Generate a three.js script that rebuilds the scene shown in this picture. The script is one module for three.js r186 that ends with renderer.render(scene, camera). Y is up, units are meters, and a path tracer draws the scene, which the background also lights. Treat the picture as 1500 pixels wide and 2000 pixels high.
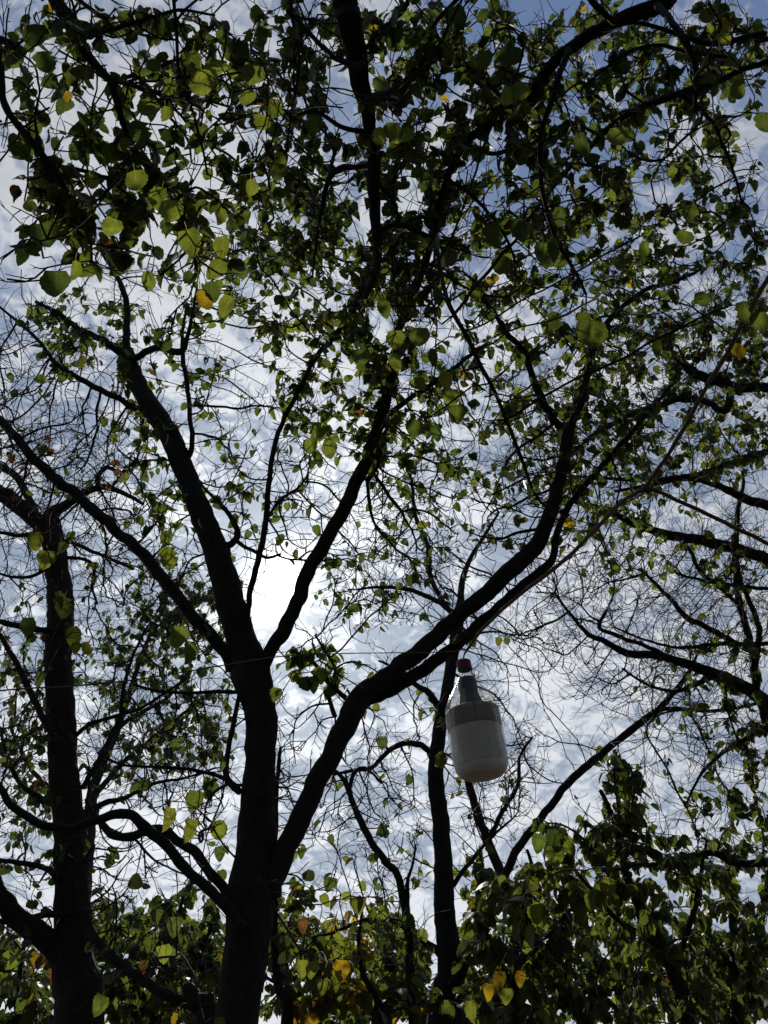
import * as THREE from 'three';
import { createNoise2D, createNoise3D } from 'simplex-noise';

// ---------------------------------------------------------------- camera, sky, sun, exposure
const W = 1500, H = 2000, FOC = 1505, PITCH = THREE.MathUtils.degToRad(35), EYE = new THREE.Vector3(0, 1.5, 0);
const scene = new THREE.Scene();
const camera = new THREE.PerspectiveCamera(2 * THREE.MathUtils.radToDeg(Math.atan(H / 2 / FOC)), W / H, 0.05, 6000);
camera.position.copy(EYE);
camera.rotation.x = PITCH;
scene.add(camera);
const CP = Math.cos(PITCH), SP = Math.sin(PITCH);
const ray = (px, py) => { const a = (px - W / 2) / FOC, b = (H / 2 - py) / FOC; return new THREE.Vector3(a, SP + CP * b, -CP + SP * b); };  // per metre of depth along the lens
const SUN = ray(545, 1135).normalize();
const EXPOSURE = 1.16;

function makeRng(seed) { let s = seed >>> 0; return () => { s = (s + 0x6d2b79f5) | 0; let t = Math.imul(s ^ (s >>> 15), 1 | s); t = (t + Math.imul(t ^ (t >>> 7), 61 | t)) ^ t; return ((t ^ (t >>> 14)) >>> 0) / 4294967296; }; }
const lerp = THREE.MathUtils.lerp, clamp = THREE.MathUtils.clamp, smooth = THREE.MathUtils.smoothstep;

const cellHash = (i, j, o) => { let h = Math.imul(i, 374761393) + Math.imul(j, 668265263) + Math.imul(o, 974711) | 0; h = Math.imul(h ^ (h >>> 13), 1274126177); return ((h ^ (h >>> 16)) >>> 0) / 4294967296; };
function puff(x, y, q) {  // round lumps of uneven size, one to a cell
  const X = x * q, Y = y * q, i0 = Math.floor(X), j0 = Math.floor(Y); let best = 0;
  for (let j = j0 - 1; j <= j0 + 1; j++) for (let i = i0 - 1; i <= i0 + 1; i++) { const dx = i + cellHash(i, j, 1) - X, dy = j + cellHash(i, j, 2) - Y, s = 0.55 + 0.5 * cellHash(i, j, 3), e = Math.max(0, 1 - (dx * dx + dy * dy) / (s * s)); best += e * e * (0.5 + 0.5 * cellHash(i, j, 4)); }
  return Math.min(best, 1.3);
}
function makeSky() {
  const w = 4096, h = 2048, data = new Float32Array(w * h * 4);
  const n2 = createNoise2D(makeRng(7)), n2b = createNoise2D(makeRng(19));
  for (let row = 0; row < h; row++) {
    const up = ((row + 0.5) / h - 0.5) * Math.PI, y = Math.sin(up), c = Math.cos(up);
    for (let col = 0; col < w; col++) {
      const az = ((col + 0.5) / w - 0.5) * 2 * Math.PI, x = Math.cos(az) * c, z = Math.sin(az) * c, o = (row * w + col) * 4;
      data[o + 3] = 1;
      if (y < -0.02) { data[o] = data[o + 1] = data[o + 2] = 0.1; continue; }
      const cs = clamp(x * SUN.x + y * SUN.y + z * SUN.z, -1, 1), th = Math.acos(cs) * 57.2958;
      const yy = Math.max(y, 0);
      // clear air: deeper blue overhead, paler towards the horizon and round the sun
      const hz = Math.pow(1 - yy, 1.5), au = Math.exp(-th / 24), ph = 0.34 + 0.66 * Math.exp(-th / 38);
      let r = lerp(0.09, 0.31, hz) + 0.20 * au, g = lerp(0.155, 0.375, hz) + 0.21 * au, b = lerp(0.32, 0.49, hz) + 0.16 * au;
      // a high sheet of soft, lumpy cloud, seen in its own plane
      const k = 1 / (yy + 0.30), u = x * k, v = z * k;
      const wx = u + 0.03 * n2(u * 4 + 5, v * 4) + 0.008 * n2(u * 23, v * 23) + 0.003 * n2(u * 70, v * 70), wy = v + 0.03 * n2(u * 4, v * 4 + 9) + 0.008 * n2(u * 23 + 4, v * 23) + 0.003 * n2(u * 70 + 4, v * 70);
      const patch = 0.6 * n2b(u * 0.9 + 3.3, v * 0.9 + 1.7) + 0.45 * n2b(u * 2.4, v * 2.4) + 0.25 * n2b(u * 6, v * 6 + 3);
      const lumps = 0.42 * puff(wx, wy, 13) + 0.38 * puff(wx + 3.3, wy, 27) + 0.24 * puff(wx, wy + 5.1, 52);
      const fine = 0.5 * n2(wx * 40, wy * 40) + 0.3 * n2(wx * 85, wy * 85) + 0.2 * n2(wx * 170, wy * 170) + 0.12 * n2(wx * 340, wy * 340);
      const d = 0.62 * lumps + 0.36 * patch + 0.26 * fine + 0.13 * hz - 0.03, al = smooth(d, 0.14, 0.68);
      const veil = 0.26 * smooth(patch + 0.2 * fine, -0.5, 0.7), thick = smooth(d, 0.40, 0.95);
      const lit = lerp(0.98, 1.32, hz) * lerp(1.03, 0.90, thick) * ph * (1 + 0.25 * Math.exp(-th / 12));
      const A = clamp(1 - (1 - al * 0.90) * (1 - veil), 0, 1);
      r = lerp(r, lit * 0.955, A); g = lerp(g, lit * 0.985, A); b = lerp(b, lit * 1.03, A);
      // forward scatter of the thin cloud round the sun
      const glow = 0.22 * Math.exp(-th / 9) + 7 * Math.exp(-Math.pow(th / 1.5, 2)) + 0.7 * Math.exp(-th / 3.0);
      data[o] = 0.86 * (r + glow); data[o + 1] = 0.86 * (g + glow * 0.985); data[o + 2] = 0.86 * (b + glow * 0.95);
    }
  }
  const t = new THREE.DataTexture(data, w, h, THREE.RGBAFormat, THREE.FloatType);
  t.mapping = THREE.EquirectangularReflectionMapping; t.magFilter = THREE.LinearFilter; t.needsUpdate = true;
  return t;
}
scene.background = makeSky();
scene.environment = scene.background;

const sun = new THREE.DirectionalLight(new THREE.Color(1, 0.94, 0.84), 5);
sun.name = 'sun';
sun.position.copy(SUN).multiplyScalar(40);
sun.castShadow = true;
Object.assign(sun.shadow.camera, { left: -14, right: 14, top: 14, bottom: -14, near: 1, far: 90 });
sun.shadow.mapSize.set(4096, 4096);
scene.add(sun, sun.target);

// ---------------------------------------------------------------- textures and materials
function dataTexture(n, f, srgb) {
  const d = new Uint8Array(n * n * 4);
  for (let j = 0; j < n; j++) for (let i = 0; i < n; i++) { const c = f((i + 0.5) / n, (j + 0.5) / n), o = (j * n + i) * 4; for (let k = 0; k < 3; k++) d[o + k] = clamp(Math.round(255 * (c.length ? c[k] : c)), 0, 255); d[o + 3] = 255; }
  const t = new THREE.DataTexture(d, n, n); t.wrapS = t.wrapT = THREE.RepeatWrapping; t.magFilter = THREE.LinearFilter; t.minFilter = THREE.LinearFilter;
  if (srgb) t.colorSpace = THREE.SRGBColorSpace;
  t.needsUpdate = true; return t;
}
const tn = createNoise3D(makeRng(3));
const torus = (u, v, fu, fv, s) => { const A = Math.PI * 2; return tn(Math.cos(u * A) * fu + s, Math.sin(u * A) * fu + Math.cos(v * A) * fv, Math.sin(v * A) * fv - s); };
const barkHeight = (u, v) => { let f = 0; f += 0.55 * (1 - Math.abs(torus(u, v, 2.6, 0.45, 1))); f += 0.3 * (1 - Math.abs(torus(u, v, 5.2, 1.2, 7))); f += 0.2 * torus(u, v, 9, 6, 4); return clamp(f * 0.9, 0, 1); };
const barkBump = dataTexture(256, barkHeight);
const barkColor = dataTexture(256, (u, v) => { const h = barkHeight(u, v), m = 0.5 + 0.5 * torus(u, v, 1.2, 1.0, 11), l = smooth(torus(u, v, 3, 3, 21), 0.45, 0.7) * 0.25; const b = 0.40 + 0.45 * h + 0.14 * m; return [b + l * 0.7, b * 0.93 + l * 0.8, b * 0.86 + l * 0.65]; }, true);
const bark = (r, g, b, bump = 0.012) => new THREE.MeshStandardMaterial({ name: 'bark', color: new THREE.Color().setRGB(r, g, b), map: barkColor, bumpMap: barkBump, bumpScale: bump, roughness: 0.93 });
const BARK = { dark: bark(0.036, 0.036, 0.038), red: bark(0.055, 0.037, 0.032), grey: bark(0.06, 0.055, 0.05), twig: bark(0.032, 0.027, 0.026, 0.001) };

// a leaf's skin: pale veins, mottling, brown specks
const veinAt = (u, v) => { const x = Math.abs(u - 0.5); let m = smooth(0.022 - x, 0, 0.016); for (let i = 0; i < 6; i++) { const v0 = 0.05 + i * 0.14, y = v - v0 - x * (1.05 - 0.08 * i) + x * x * 0.5; m = Math.max(m, 0.75 * smooth(0.013 - Math.abs(y), 0, 0.01)); } return m; };
const leafMap = dataTexture(128, (u, v) => { const m = veinAt(u, v), q = 0.80 + 0.10 * torus(u, v, 1.6, 1.6, 2) + 0.06 * torus(u, v, 6, 6, 5); return [q + 0.22 * m, q + 0.17 * m, q * 0.9 + 0.25 * m]; }, true);
const leafWorn = dataTexture(128, (u, v) => { const m = veinAt(u, v), q = 0.78 + 0.12 * torus(u, v, 1.8, 1.8, 9), s = smooth(torus(u, v, 4, 4, 13) + 0.9 * smooth(Math.abs(u - 0.5) + Math.abs(v - 0.5) * 0.4, 0.38, 0.62), 0.45, 0.75); return [lerp(q + 0.18 * m, 0.50, s), lerp(q + 0.15 * m, 0.30, s), lerp(q * 0.9 + 0.15 * m, 0.16, s)]; }, true);
const leafBump = dataTexture(128, (u, v) => 0.5 + 0.4 * veinAt(u, v) + 0.12 * torus(u, v, 5, 5, 3));
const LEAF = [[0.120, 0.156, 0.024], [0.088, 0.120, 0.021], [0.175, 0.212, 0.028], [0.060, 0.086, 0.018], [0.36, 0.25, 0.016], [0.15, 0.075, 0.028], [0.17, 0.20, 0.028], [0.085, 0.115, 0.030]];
const leafMat = (c, worn) => new THREE.MeshPhysicalMaterial({ name: 'leaf', color: new THREE.Color().setRGB(...c), map: worn ? leafWorn : leafMap, bumpMap: leafBump, bumpScale: 0.0006, roughness: 0.96, transmission: 0.8, thickness: 0, side: THREE.DoubleSide, clearcoat: 0.55, clearcoatRoughness: 0.42, specularIntensity: 0.5 });
const leafMats = LEAF.map((c, i) => [0.8, 1, 1.22].map((k) => leafMat(c.map((x) => x * k), i >= 4)));
const foliageMat = leafMat([1, 1, 1], false);

// ---------------------------------------------------------------- geometry helpers
class Builder {
  constructor() { this.p = []; this.n = []; this.uv = []; this.i = []; }
  tube(pts, sides, opt = {}) {
    // pts: [{v, r}]; one continuous round limb, its section a little uneven
    const base = this.p.length / 3, m = pts.length, T = new THREE.Vector3(), N = new THREE.Vector3(), B = new THREE.Vector3(), prevT = new THREE.Vector3(), q = new THREE.Quaternion();
    let len = 0;
    const turns = Math.max(1, Math.round(2 * Math.PI * pts[0].r / 0.14));
    for (let k = 0; k < m; k++) {
      T.copy(pts[Math.min(k + 1, m - 1)].v).sub(pts[Math.max(k - 1, 0)].v).normalize();
      if (k === 0) { N.set(Math.abs(T.y) < 0.9 ? 0 : 1, Math.abs(T.y) < 0.9 ? 1 : 0, 0); N.addScaledVector(T, -N.dot(T)).normalize(); }
      else { q.setFromUnitVectors(prevT, T); N.applyQuaternion(q); N.addScaledVector(T, -N.dot(T)).normalize(); len += pts[k].v.distanceTo(pts[k - 1].v); }
      prevT.copy(T); B.crossVectors(T, N);
      const P = pts[k].v;
      for (let s = 0; s <= sides; s++) {
        const a = (s % sides) / sides * Math.PI * 2, ca = Math.cos(a), sa = Math.sin(a);
        let r = pts[k].r;
        if (opt.section) r *= opt.section(a, len, r);
        const dx = N.x * ca + B.x * sa, dy = N.y * ca + B.y * sa, dz = N.z * ca + B.z * sa;
        this.p.push(P.x + dx * r, P.y + dy * r, P.z + dz * r); this.n.push(dx, dy, dz); this.uv.push(s / sides * turns, len / 0.4);
      }
    }
    for (let k = 0; k < m - 1; k++) for (let s = 0; s < sides; s++) { const a = base + k * (sides + 1) + s, b = a + sides + 1; this.i.push(a, a + 1, b, b, a + 1, b + 1); }
    const cap = (k, flip) => { const c = this.p.length / 3, v = pts[k].v, d = flip ? pts[0].v.clone().sub(pts[1].v) : pts[m - 1].v.clone().sub(pts[m - 2].v); d.normalize(); const e = v.clone().addScaledVector(d, pts[k].r * 0.6); this.p.push(e.x, e.y, e.z); this.n.push(d.x, d.y, d.z); this.uv.push(0, 0); for (let s = 0; s < sides; s++) { const a = base + k * (sides + 1) + s; flip ? this.i.push(c, a + 1, a) : this.i.push(c, a, a + 1); } };
    cap(m - 1, false); if (opt.capStart) cap(0, true);
  }
  get empty() { return !this.i.length; }
  geometry(recompute) {
    const g = new THREE.BufferGeometry();
    g.setAttribute('position', new THREE.Float32BufferAttribute(this.p, 3)); g.setAttribute('normal', new THREE.Float32BufferAttribute(this.n, 3)); g.setAttribute('uv', new THREE.Float32BufferAttribute(this.uv, 2)); g.setIndex(this.i);
    if (recompute) g.computeVertexNormals();
    return g;
  }
}
const used = new Map();
function numbered(name) { const k = used.get(name) ?? 0; used.set(name, k + 1); return k ? `${name}_${String(k).padStart(3, '0')}` : name; }
function mesh(name, g, m, parent) { const o = new THREE.Mesh(g, m); o.name = numbered(name); o.castShadow = o.receiveShadow = true; (parent ?? scene).add(o); return o; }
function thing(name, label, category, group, at) { const o = new THREE.Group(); o.name = numbered(name); o.userData = { label, category }; if (group) o.userData.group = group; o.position.copy(at); scene.add(o); return o; }

// catmull-rom through traced points, resampled
function spline(pts, step) {
  const out = [], n = pts.length, P = (i) => pts[clamp(i, 0, n - 1)];
  for (let i = 0; i < n - 1; i++) {
    const L = P(i).v.distanceTo(P(i + 1).v), m = Math.max(1, Math.round(L / step));
    for (let k = 0; k < m; k++) {
      const t = k / m, t2 = t * t, t3 = t2 * t, f = (c) => 0.5 * (2 * P(i).v[c] + (P(i + 1).v[c] - P(i - 1).v[c]) * t + (2 * P(i - 1).v[c] - 5 * P(i).v[c] + 4 * P(i + 1).v[c] - P(i + 2).v[c]) * t2 + (3 * P(i).v[c] - P(i - 1).v[c] - 3 * P(i + 1).v[c] + P(i + 2).v[c]) * t3);
      out.push({ v: new THREE.Vector3(f('x'), f('y'), f('z')), r: lerp(P(i).r, P(i + 1).r, t) });
    }
  }
  out.push({ v: P(n - 1).v.clone(), r: P(n - 1).r });
  return out;
}

// leaf blades: unit length along +y after a short stalk, a fold along the midrib, crenate edge, drooping tip
function leafGeometry(seed, round, cup, teeth, worn, peak) {
  const rnd = makeRng(seed), N = 11, pos = [], uv = [], idx = [], st = 0.30;
  const width = (t) => round * 0.5 * Math.pow(Math.sin(Math.PI * Math.pow(t, peak)), 0.62) * (1 - 0.12 * t * t);
  const bend = 0.08 + 0.34 * rnd(), tw = (rnd() - 0.5) * 0.9, lean = (rnd() - 0.5) * 0.22;
  pos.push(-0.012, 0, 0, 0.012, 0, 0, 0.008, st, 0, -0.008, st, 0); for (let i = 0; i < 4; i++) uv.push(0.5, 0.02 + 0.01 * i); idx.push(0, 1, 2, 0, 2, 3);
  for (let k = 0; k <= N; k++) {
    const t = k / N, y = st + (k === 0 ? -0.0 : t * 0.98), zc = -bend * t * t, base = pos.length / 3;
    for (const s of [-1, 0, 1]) {
      let w = width(clamp(t, 0.0, 1)) * (s === 0 ? 0 : 1) * (1 + teeth * (k % 2 ? 1 : -1) * (0.7 + 0.6 * rnd()));
      if (k === 0) w = 0.01; if (k === N) w = 0;
      if (worn && s !== 0 && rnd() < 0.28) w *= 0.45 + 0.4 * rnd();
      const lob = k === 1 ? -0.07 * Math.abs(s) : 0;
      const ang = cup + tw * (t - 0.3) * s;
      pos.push(s * w * Math.cos(ang) + lean * t * t, y + lob, zc + w * Math.sin(ang) + (s ? 0.025 * (rnd() - 0.5) : 0)); uv.push(0.5 + s * w / round, t);
    }
    if (k) for (const s of [0, 1]) { const a = base - 3 + s; idx.push(a, a + 1, a + 3, a + 1, a + 4, a + 3); }
  }
  const g = new THREE.BufferGeometry(); g.setAttribute('position', new THREE.Float32BufferAttribute(pos, 3)); g.setAttribute('uv', new THREE.Float32BufferAttribute(uv, 2)); g.setIndex(idx); g.computeVertexNormals();
  return g;
}
const ROUND_LEAF = [[1, 0.96, 0.16, 0.74], [2, 0.86, 0.38, 0.70], [3, 1.0, -0.22, 0.78], [4, 0.84, 0.62, 0.72], [5, 0.92, 0.28, 0.68], [6, 0.78, 0.75, 0.74], [7, 0.98, 0.05, 0.72], [8, 0.88, -0.45, 0.76]].map(([s, r, c, p]) => leafGeometry(s, r, c, 0.045, s === 4 || s === 7, p));
const HEART_LEAF = [[11, 0.82, 0.2], [12, 0.76, 0.4], [13, 0.88, 0.05], [14, 0.70, 0.5], [15, 0.8, 0.3]].map(([s, r, c]) => leafGeometry(s, r, c, 0.05, s === 14, 0.66));

// ---------------------------------------------------------------- trees
// A limb is traced as [px, py, width px, depth]; depth is metres forward along the ground ('h') or along the lens ('z').
const place = (px, py, d, mode) => { const e = ray(px, py), z = mode === 'h' ? d / -e.z : d; return { v: e.multiplyScalar(z).add(EYE), z }; };
function traced(limb, mode) {
  const raw = limb.p.map((a) => a.slice()), out = [], thin = mode === 'z' ? 0.86 : 1;
  let last = -1;
  raw.forEach((a, i) => { if (a[3] !== undefined) { if (last < 0) for (let j = 0; j < i; j++) raw[j][3] = a[3]; else for (let j = last + 1; j < i; j++) raw[j][3] = lerp(raw[last][3], a[3], (j - last) / (i - last)); last = i; } });
  for (let j = last + 1; j < raw.length; j++) raw[j][3] = raw[last][3];
  for (const [x, y, z, r] of limb.pre ?? []) out.push({ v: new THREE.Vector3(x, y, z), r });
  for (const [px, py, w, d] of raw) { const { v, z } = place(px, py, d, mode); out.push({ v, r: Math.max(0.0015, w * z / FOC / 2 * (w > 14 ? (limb.n === 'trunk' ? 0.93 : 0.86) * thin : 1)) }); }
  if (limb.n === 'trunk' && !limb.pre) { const { v, r } = out[0]; out.unshift({ v: new THREE.Vector3(v.x, -0.15, v.z), r: r * 1.35 }, { v: new THREE.Vector3(v.x, v.y * 0.35, v.z), r: r * 1.08 }); }
  for (const [x, y, z, r] of limb.post ?? []) out.push({ v: new THREE.Vector3(x, y, z), r });
  return out;
}
const depthOf = (v) => { const x = v.x - EYE.x, y = v.y - EYE.y, z = v.z - EYE.z; return y * SP - z * CP; };
const project = (v) => { const x = v.x - EYE.x, y = v.y - EYE.y, z = v.z - EYE.z, d = y * SP - z * CP; return [W / 2 + FOC * x / d, H / 2 - FOC * (y * CP + z * SP) / d, d]; };
const rough3 = createNoise3D(makeRng(41));
const pick = (rnd, palette) => { let t = 0; for (const [, w] of palette) t += w; let r = rnd() * t; for (const [c, w] of palette) if ((r -= w) < 0) return c; return palette[0][0]; };

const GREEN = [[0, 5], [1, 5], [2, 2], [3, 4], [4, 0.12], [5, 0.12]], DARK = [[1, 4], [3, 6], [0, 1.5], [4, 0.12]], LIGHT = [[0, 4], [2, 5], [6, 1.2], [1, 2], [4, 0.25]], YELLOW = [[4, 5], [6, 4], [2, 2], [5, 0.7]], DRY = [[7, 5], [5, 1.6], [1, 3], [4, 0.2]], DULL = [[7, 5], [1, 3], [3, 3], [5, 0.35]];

function tree(T) {
  const rnd = makeRng(T.seed), mode = T.mode ?? 'h', step = T.step ?? 0.07, kill = T.kill ?? 0.09, leafGeo = T.leaf ?? ROUND_LEAF;
  const limbs = T.limbs.map((l) => ({ ...l, pts: traced(l, mode) }));
  const at = new THREE.Vector3(limbs[0].pts[0].v.x, 0, limbs[0].pts[0].v.z);
  const root = thing(T.name, T.label, 'category' in T ? T.category : 'tree', T.group, at);
  const local = (b) => { for (let i = 0; i < b.p.length; i += 3) { b.p[i] -= at.x; b.p[i + 1] -= at.y; b.p[i + 2] -= at.z; } return b; };
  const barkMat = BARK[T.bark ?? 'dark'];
  const X = [], Y = [], Z = [], par = [], lr = [], kids = [];
  const node = (v, p, r) => { X.push(v.x); Y.push(v.y); Z.push(v.z); par.push(p); lr.push(r); kids.push(0); return X.length - 1; };
  const trunkBuilder = new Builder(), small = new Builder();
  const stubs = (b, pts, chance) => {
    for (let k = 2; k < pts.length - 1; k++) if (rnd() < chance && pts[k].r < 0.02) {
      const d = new THREE.Vector3(rnd() - 0.5, rnd() - 0.4, rnd() - 0.5).normalize(), t = pts[k + 1].v.clone().sub(pts[k].v).normalize(); d.addScaledVector(t, 0.5 - d.dot(t)).normalize();
      const L = 0.012 + 0.035 * rnd() * rnd() + pts[k].r, a = pts[k].v, r = Math.min(pts[k].r * 0.55, 0.003);
      b.tube([{ v: a.clone(), r }, { v: a.clone().addScaledVector(d, L * 0.6), r: r * 0.95 }, { v: a.clone().addScaledVector(d, L).add(new THREE.Vector3(0, 0.006 * (rnd() - 0.3), 0)), r: r * 0.6 }], 4);
    }
  };
  const leafy = [];
  limbs.forEach((l, li) => {
    const rm = Math.max(...l.pts.map((q) => q.r)), pts = spline(l.pts, clamp(rm * 0.55, 0.012, 0.05)), off = li * 7.7 + T.seed;
    const soft = Math.min(1, rm / 0.03);
    pts.forEach((q, k) => { const wob = Math.min(0.28 * q.r, 0.008) * (l.n === 'trunk' ? 0.7 : 1); q.v.x += wob * rough3(q.v.x * 9 + off, q.v.y * 9, q.v.z * 9); q.v.y += wob * rough3(q.v.x * 9, q.v.y * 9 + off, q.v.z * 9); q.v.z += wob * rough3(q.v.x * 9, q.v.y * 9, q.v.z * 9 + off); });
    const section = (a, len, r) => { const f = 1 / Math.max(r, 0.008); return 1 + 0.05 * rough3(Math.cos(a) * 1.1 + off, Math.sin(a) * 1.1, len * Math.min(9, 0.35 * f)) + 0.05 * soft * (1 - 2 * Math.abs(rough3(Math.cos(a) * 3.2, Math.sin(a) * 3.2 + off, len * 5))) + 0.035 * rough3(Math.cos(a) * 2.4 + off, Math.sin(a) * 2.4, len * 42) + soft * 0.065 * (0.5 - Math.abs(rough3(Math.cos(a) * 5.5 + off, Math.sin(a) * 5.5, len * 9 + off)) * 1.6) + 0.10 * Math.max(0, rough3(off, len * Math.min(14, 0.4 * f), a > Math.PI ? 3 : 9) - 0.45); };
    const sides = clamp(Math.round(rm / 0.0035), 6, 40);
    const b = new Builder();
    b.tube(pts, sides, { section, capStart: true });
    stubs(b, pts, T.stub ?? 0.12);
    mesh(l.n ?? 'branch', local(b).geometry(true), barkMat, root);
    let prev = -1, acc = 1e9;
    pts.forEach((q, k) => { if (k) acc += q.v.distanceTo(pts[k - 1].v); if (acc >= step * 0.9) { acc = 0; prev = node(q.v, prev, q.r); if (l.leafy) leafy.push([prev, l]); if (l.bare && k < pts.length * l.bare) lr[prev] = -1; } });
  });
  // attraction points: where the crown has its twigs and its leaves
  const A = [];
  for (const c of T.clumps ?? []) {
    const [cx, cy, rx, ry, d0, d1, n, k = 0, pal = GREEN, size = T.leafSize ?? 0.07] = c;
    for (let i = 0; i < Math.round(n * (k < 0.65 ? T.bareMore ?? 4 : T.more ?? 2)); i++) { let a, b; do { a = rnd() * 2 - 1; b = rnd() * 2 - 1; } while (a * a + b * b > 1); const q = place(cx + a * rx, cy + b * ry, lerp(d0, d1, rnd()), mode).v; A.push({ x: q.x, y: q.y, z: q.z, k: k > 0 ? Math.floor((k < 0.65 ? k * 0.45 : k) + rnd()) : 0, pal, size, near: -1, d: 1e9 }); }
  }
  for (const e of T.singles ?? []) { const q = place(e[0], e[1] - e[2] * 0.55, e[3], mode); A.push({ x: q.v.x, y: q.v.y, z: q.v.z, k: 1, one: e, size: e[2] * q.z / FOC, near: -1, d: 1e9 }); }
  for (const [cx, cy, cz, rx, ry, rz, n, k, pal, size] of T.crown ?? []) for (let i = 0; i < n; i++) { let a, b, c; do { a = rnd() * 2 - 1; b = rnd() * 2 - 1; c = rnd() * 2 - 1; } while (a * a + b * b + c * c > 1); A.push({ x: cx + a * rx, y: cy + b * ry, z: cz + c * rz, k, pal, size, near: -1, d: 1e9 }); }  // crown: unseen leaf masses added to block sky light round the viewer
  const limbNodes = X.length;
  // fine side twigs along every limb that is not bare
  for (let j = 0; j < limbNodes; j++) if (lr[j] > 0 && lr[j] < 0.05 && par[j] >= 0) {
    const [px, py, z] = project(new THREE.Vector3(X[j], Y[j], Z[j]));
    if (z < 0.5 || px < -150 || px > W + 150 || py < -150 || py > H + 100) continue;
    for (let i = 0; i < (T.spray ?? 1.2); i++) { if (rnd() > (T.spray ?? 1.2) - i) continue; const R = 0.08 + 0.42 * rnd() * rnd(), v = new THREE.Vector3(rnd() - 0.5, rnd() - 0.5, rnd() - 0.5).normalize().multiplyScalar(R); A.push({ x: X[j] + v.x, y: Y[j] + v.y, z: Z[j] + v.z, k: rnd() < (T.sprayLeaf ?? 0.1) ? 2 : 0, pal: T.pal ?? DARK, size: T.leafSize ?? 0.07, near: -1, d: 1e9 }); }
  }
  const look = (a, from) => { for (let j = from; j < X.length; j++) { if (lr[j] < 0) continue; const dx = a.x - X[j], dy = a.y - Y[j], dz = a.z - Z[j], d = dx * dx + dy * dy + dz * dz; if (d < a.d) { a.d = d; a.near = j; } } };
  for (const a of A) look(a, 0);
  const done = []; let live = A;
  for (const [j, l] of leafy) done.push({ x: X[j], y: Y[j], z: Z[j], k: 1 + Math.floor(rnd() * 1.7), pal: l.pal ?? GREEN, size: l.leafy, near: j });
  for (let it = 0; it < 400 && live.length; it++) {
    const from = X.length, acc = new Map();
    for (const a of live) { let m = acc.get(a.near); if (!m) acc.set(a.near, m = [0, 0, 0, 0]); const d = Math.sqrt(a.d) || 1; m[0] += (a.x - X[a.near]) / d; m[1] += (a.y - Y[a.near]) / d; m[2] += (a.z - Z[a.near]) / d; m[3]++; }
    for (const [j, m] of acc) {
      if (kids[j] > 3) continue;
      const v = new THREE.Vector3(m[0], m[1], m[2]).normalize(), wig = T.wiggle ?? 0.32;
      if (j >= limbNodes) { const p = par[j]; v.x += 0.55 * (X[j] - X[p]) / step; v.y += 0.55 * (Y[j] - Y[p]) / step; v.z += 0.55 * (Z[j] - Z[p]) / step; }
      v.x += (rnd() - 0.5) * 2 * wig; v.y += (rnd() - 0.5) * 2 * wig + (T.tropism ?? 0.05); v.z += (rnd() - 0.5) * 2 * wig;
      v.normalize().multiplyScalar(step * (0.75 + 0.5 * rnd())); v.x += X[j]; v.y += Y[j]; v.z += Z[j];
      kids[j]++; node(v, j, 0);
    }
    const next = [];
    for (const a of live) { look(a, from); if (a.d < kill * kill) done.push(a); else next.push(a); }
    if (X.length === from) break;
    live = next;
  }
  for (const a of live) if (a.d < 0.09) done.push(a);
  // limb thickness from what it carries
  const n = X.length, child = Array.from({ length: n }, () => []), rad = new Float64Array(n), size = new Int32Array(n), tip = T.tip ?? 0.0027;
  for (let j = limbNodes; j < n; j++) child[par[j]].push(j);
  for (let j = n - 1; j >= limbNodes; j--) { let s = 0, c = 1; for (const k of child[j]) { s += Math.pow(rad[k], 2.25); c += size[k]; } rad[j] = Math.max(tip, Math.pow(s, 1 / 2.25) * 1.004); size[j] = c; }
  const start = [];
  for (let j = 0; j < limbNodes; j++) for (const k of child[j]) start.push([j, k]);
  const vec = (j) => new THREE.Vector3(X[j], Y[j], Z[j]), chains = [];
  while (start.length) {
    const [j, k0] = start.pop(), pts = []; let k = k0;
    const cap = j < limbNodes ? Math.max(0.0022, lr[j] * 0.75) : rad[j];
    pts.push({ v: vec(j), r: Math.min(rad[k] * 1.15, cap) });
    for (;;) {
      pts.push({ v: vec(k), r: Math.min(rad[k] * (0.9 + 0.25 * rnd()), cap) });
      const c = child[k].slice().sort((p, q) => size[q] - size[p]);
      for (const o of c.slice(1)) start.push([k, o]);
      if (!c.length) break; k = c[0];
    }
    chains.push(pts);
  }
  const big = chains.map((pts) => { const m = project(pts[Math.floor(pts.length / 2)].v); return { pts, s: pts.length * step * pts[0].r * FOC / Math.max(0.5, m[2]) * (m[2] > 0 && m[0] > -60 && m[0] < W + 60 && m[1] > -60 && m[1] < H + 60 ? 1 : 0.01) }; }).sort((p, q) => q.s - p.s);
  big.forEach(({ pts, s }, i) => {
    const own = i < (T.branches ?? 25) && s > 0.8, b = own ? new Builder() : small;
    const fine = pts[0].r > 0.004 ? spline(pts, step / 2.2) : pts;
    b.tube(fine, pts[0].r > 0.006 ? 7 : pts[0].r > 0.003 ? 5 : 4);
    stubs(b, fine, (T.stub ?? 0.12) * 1.6);
    if (own) mesh('branch', local(b).geometry(true), T.bark === 'grey' ? BARK.grey : BARK.twig, root);
  });
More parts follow.
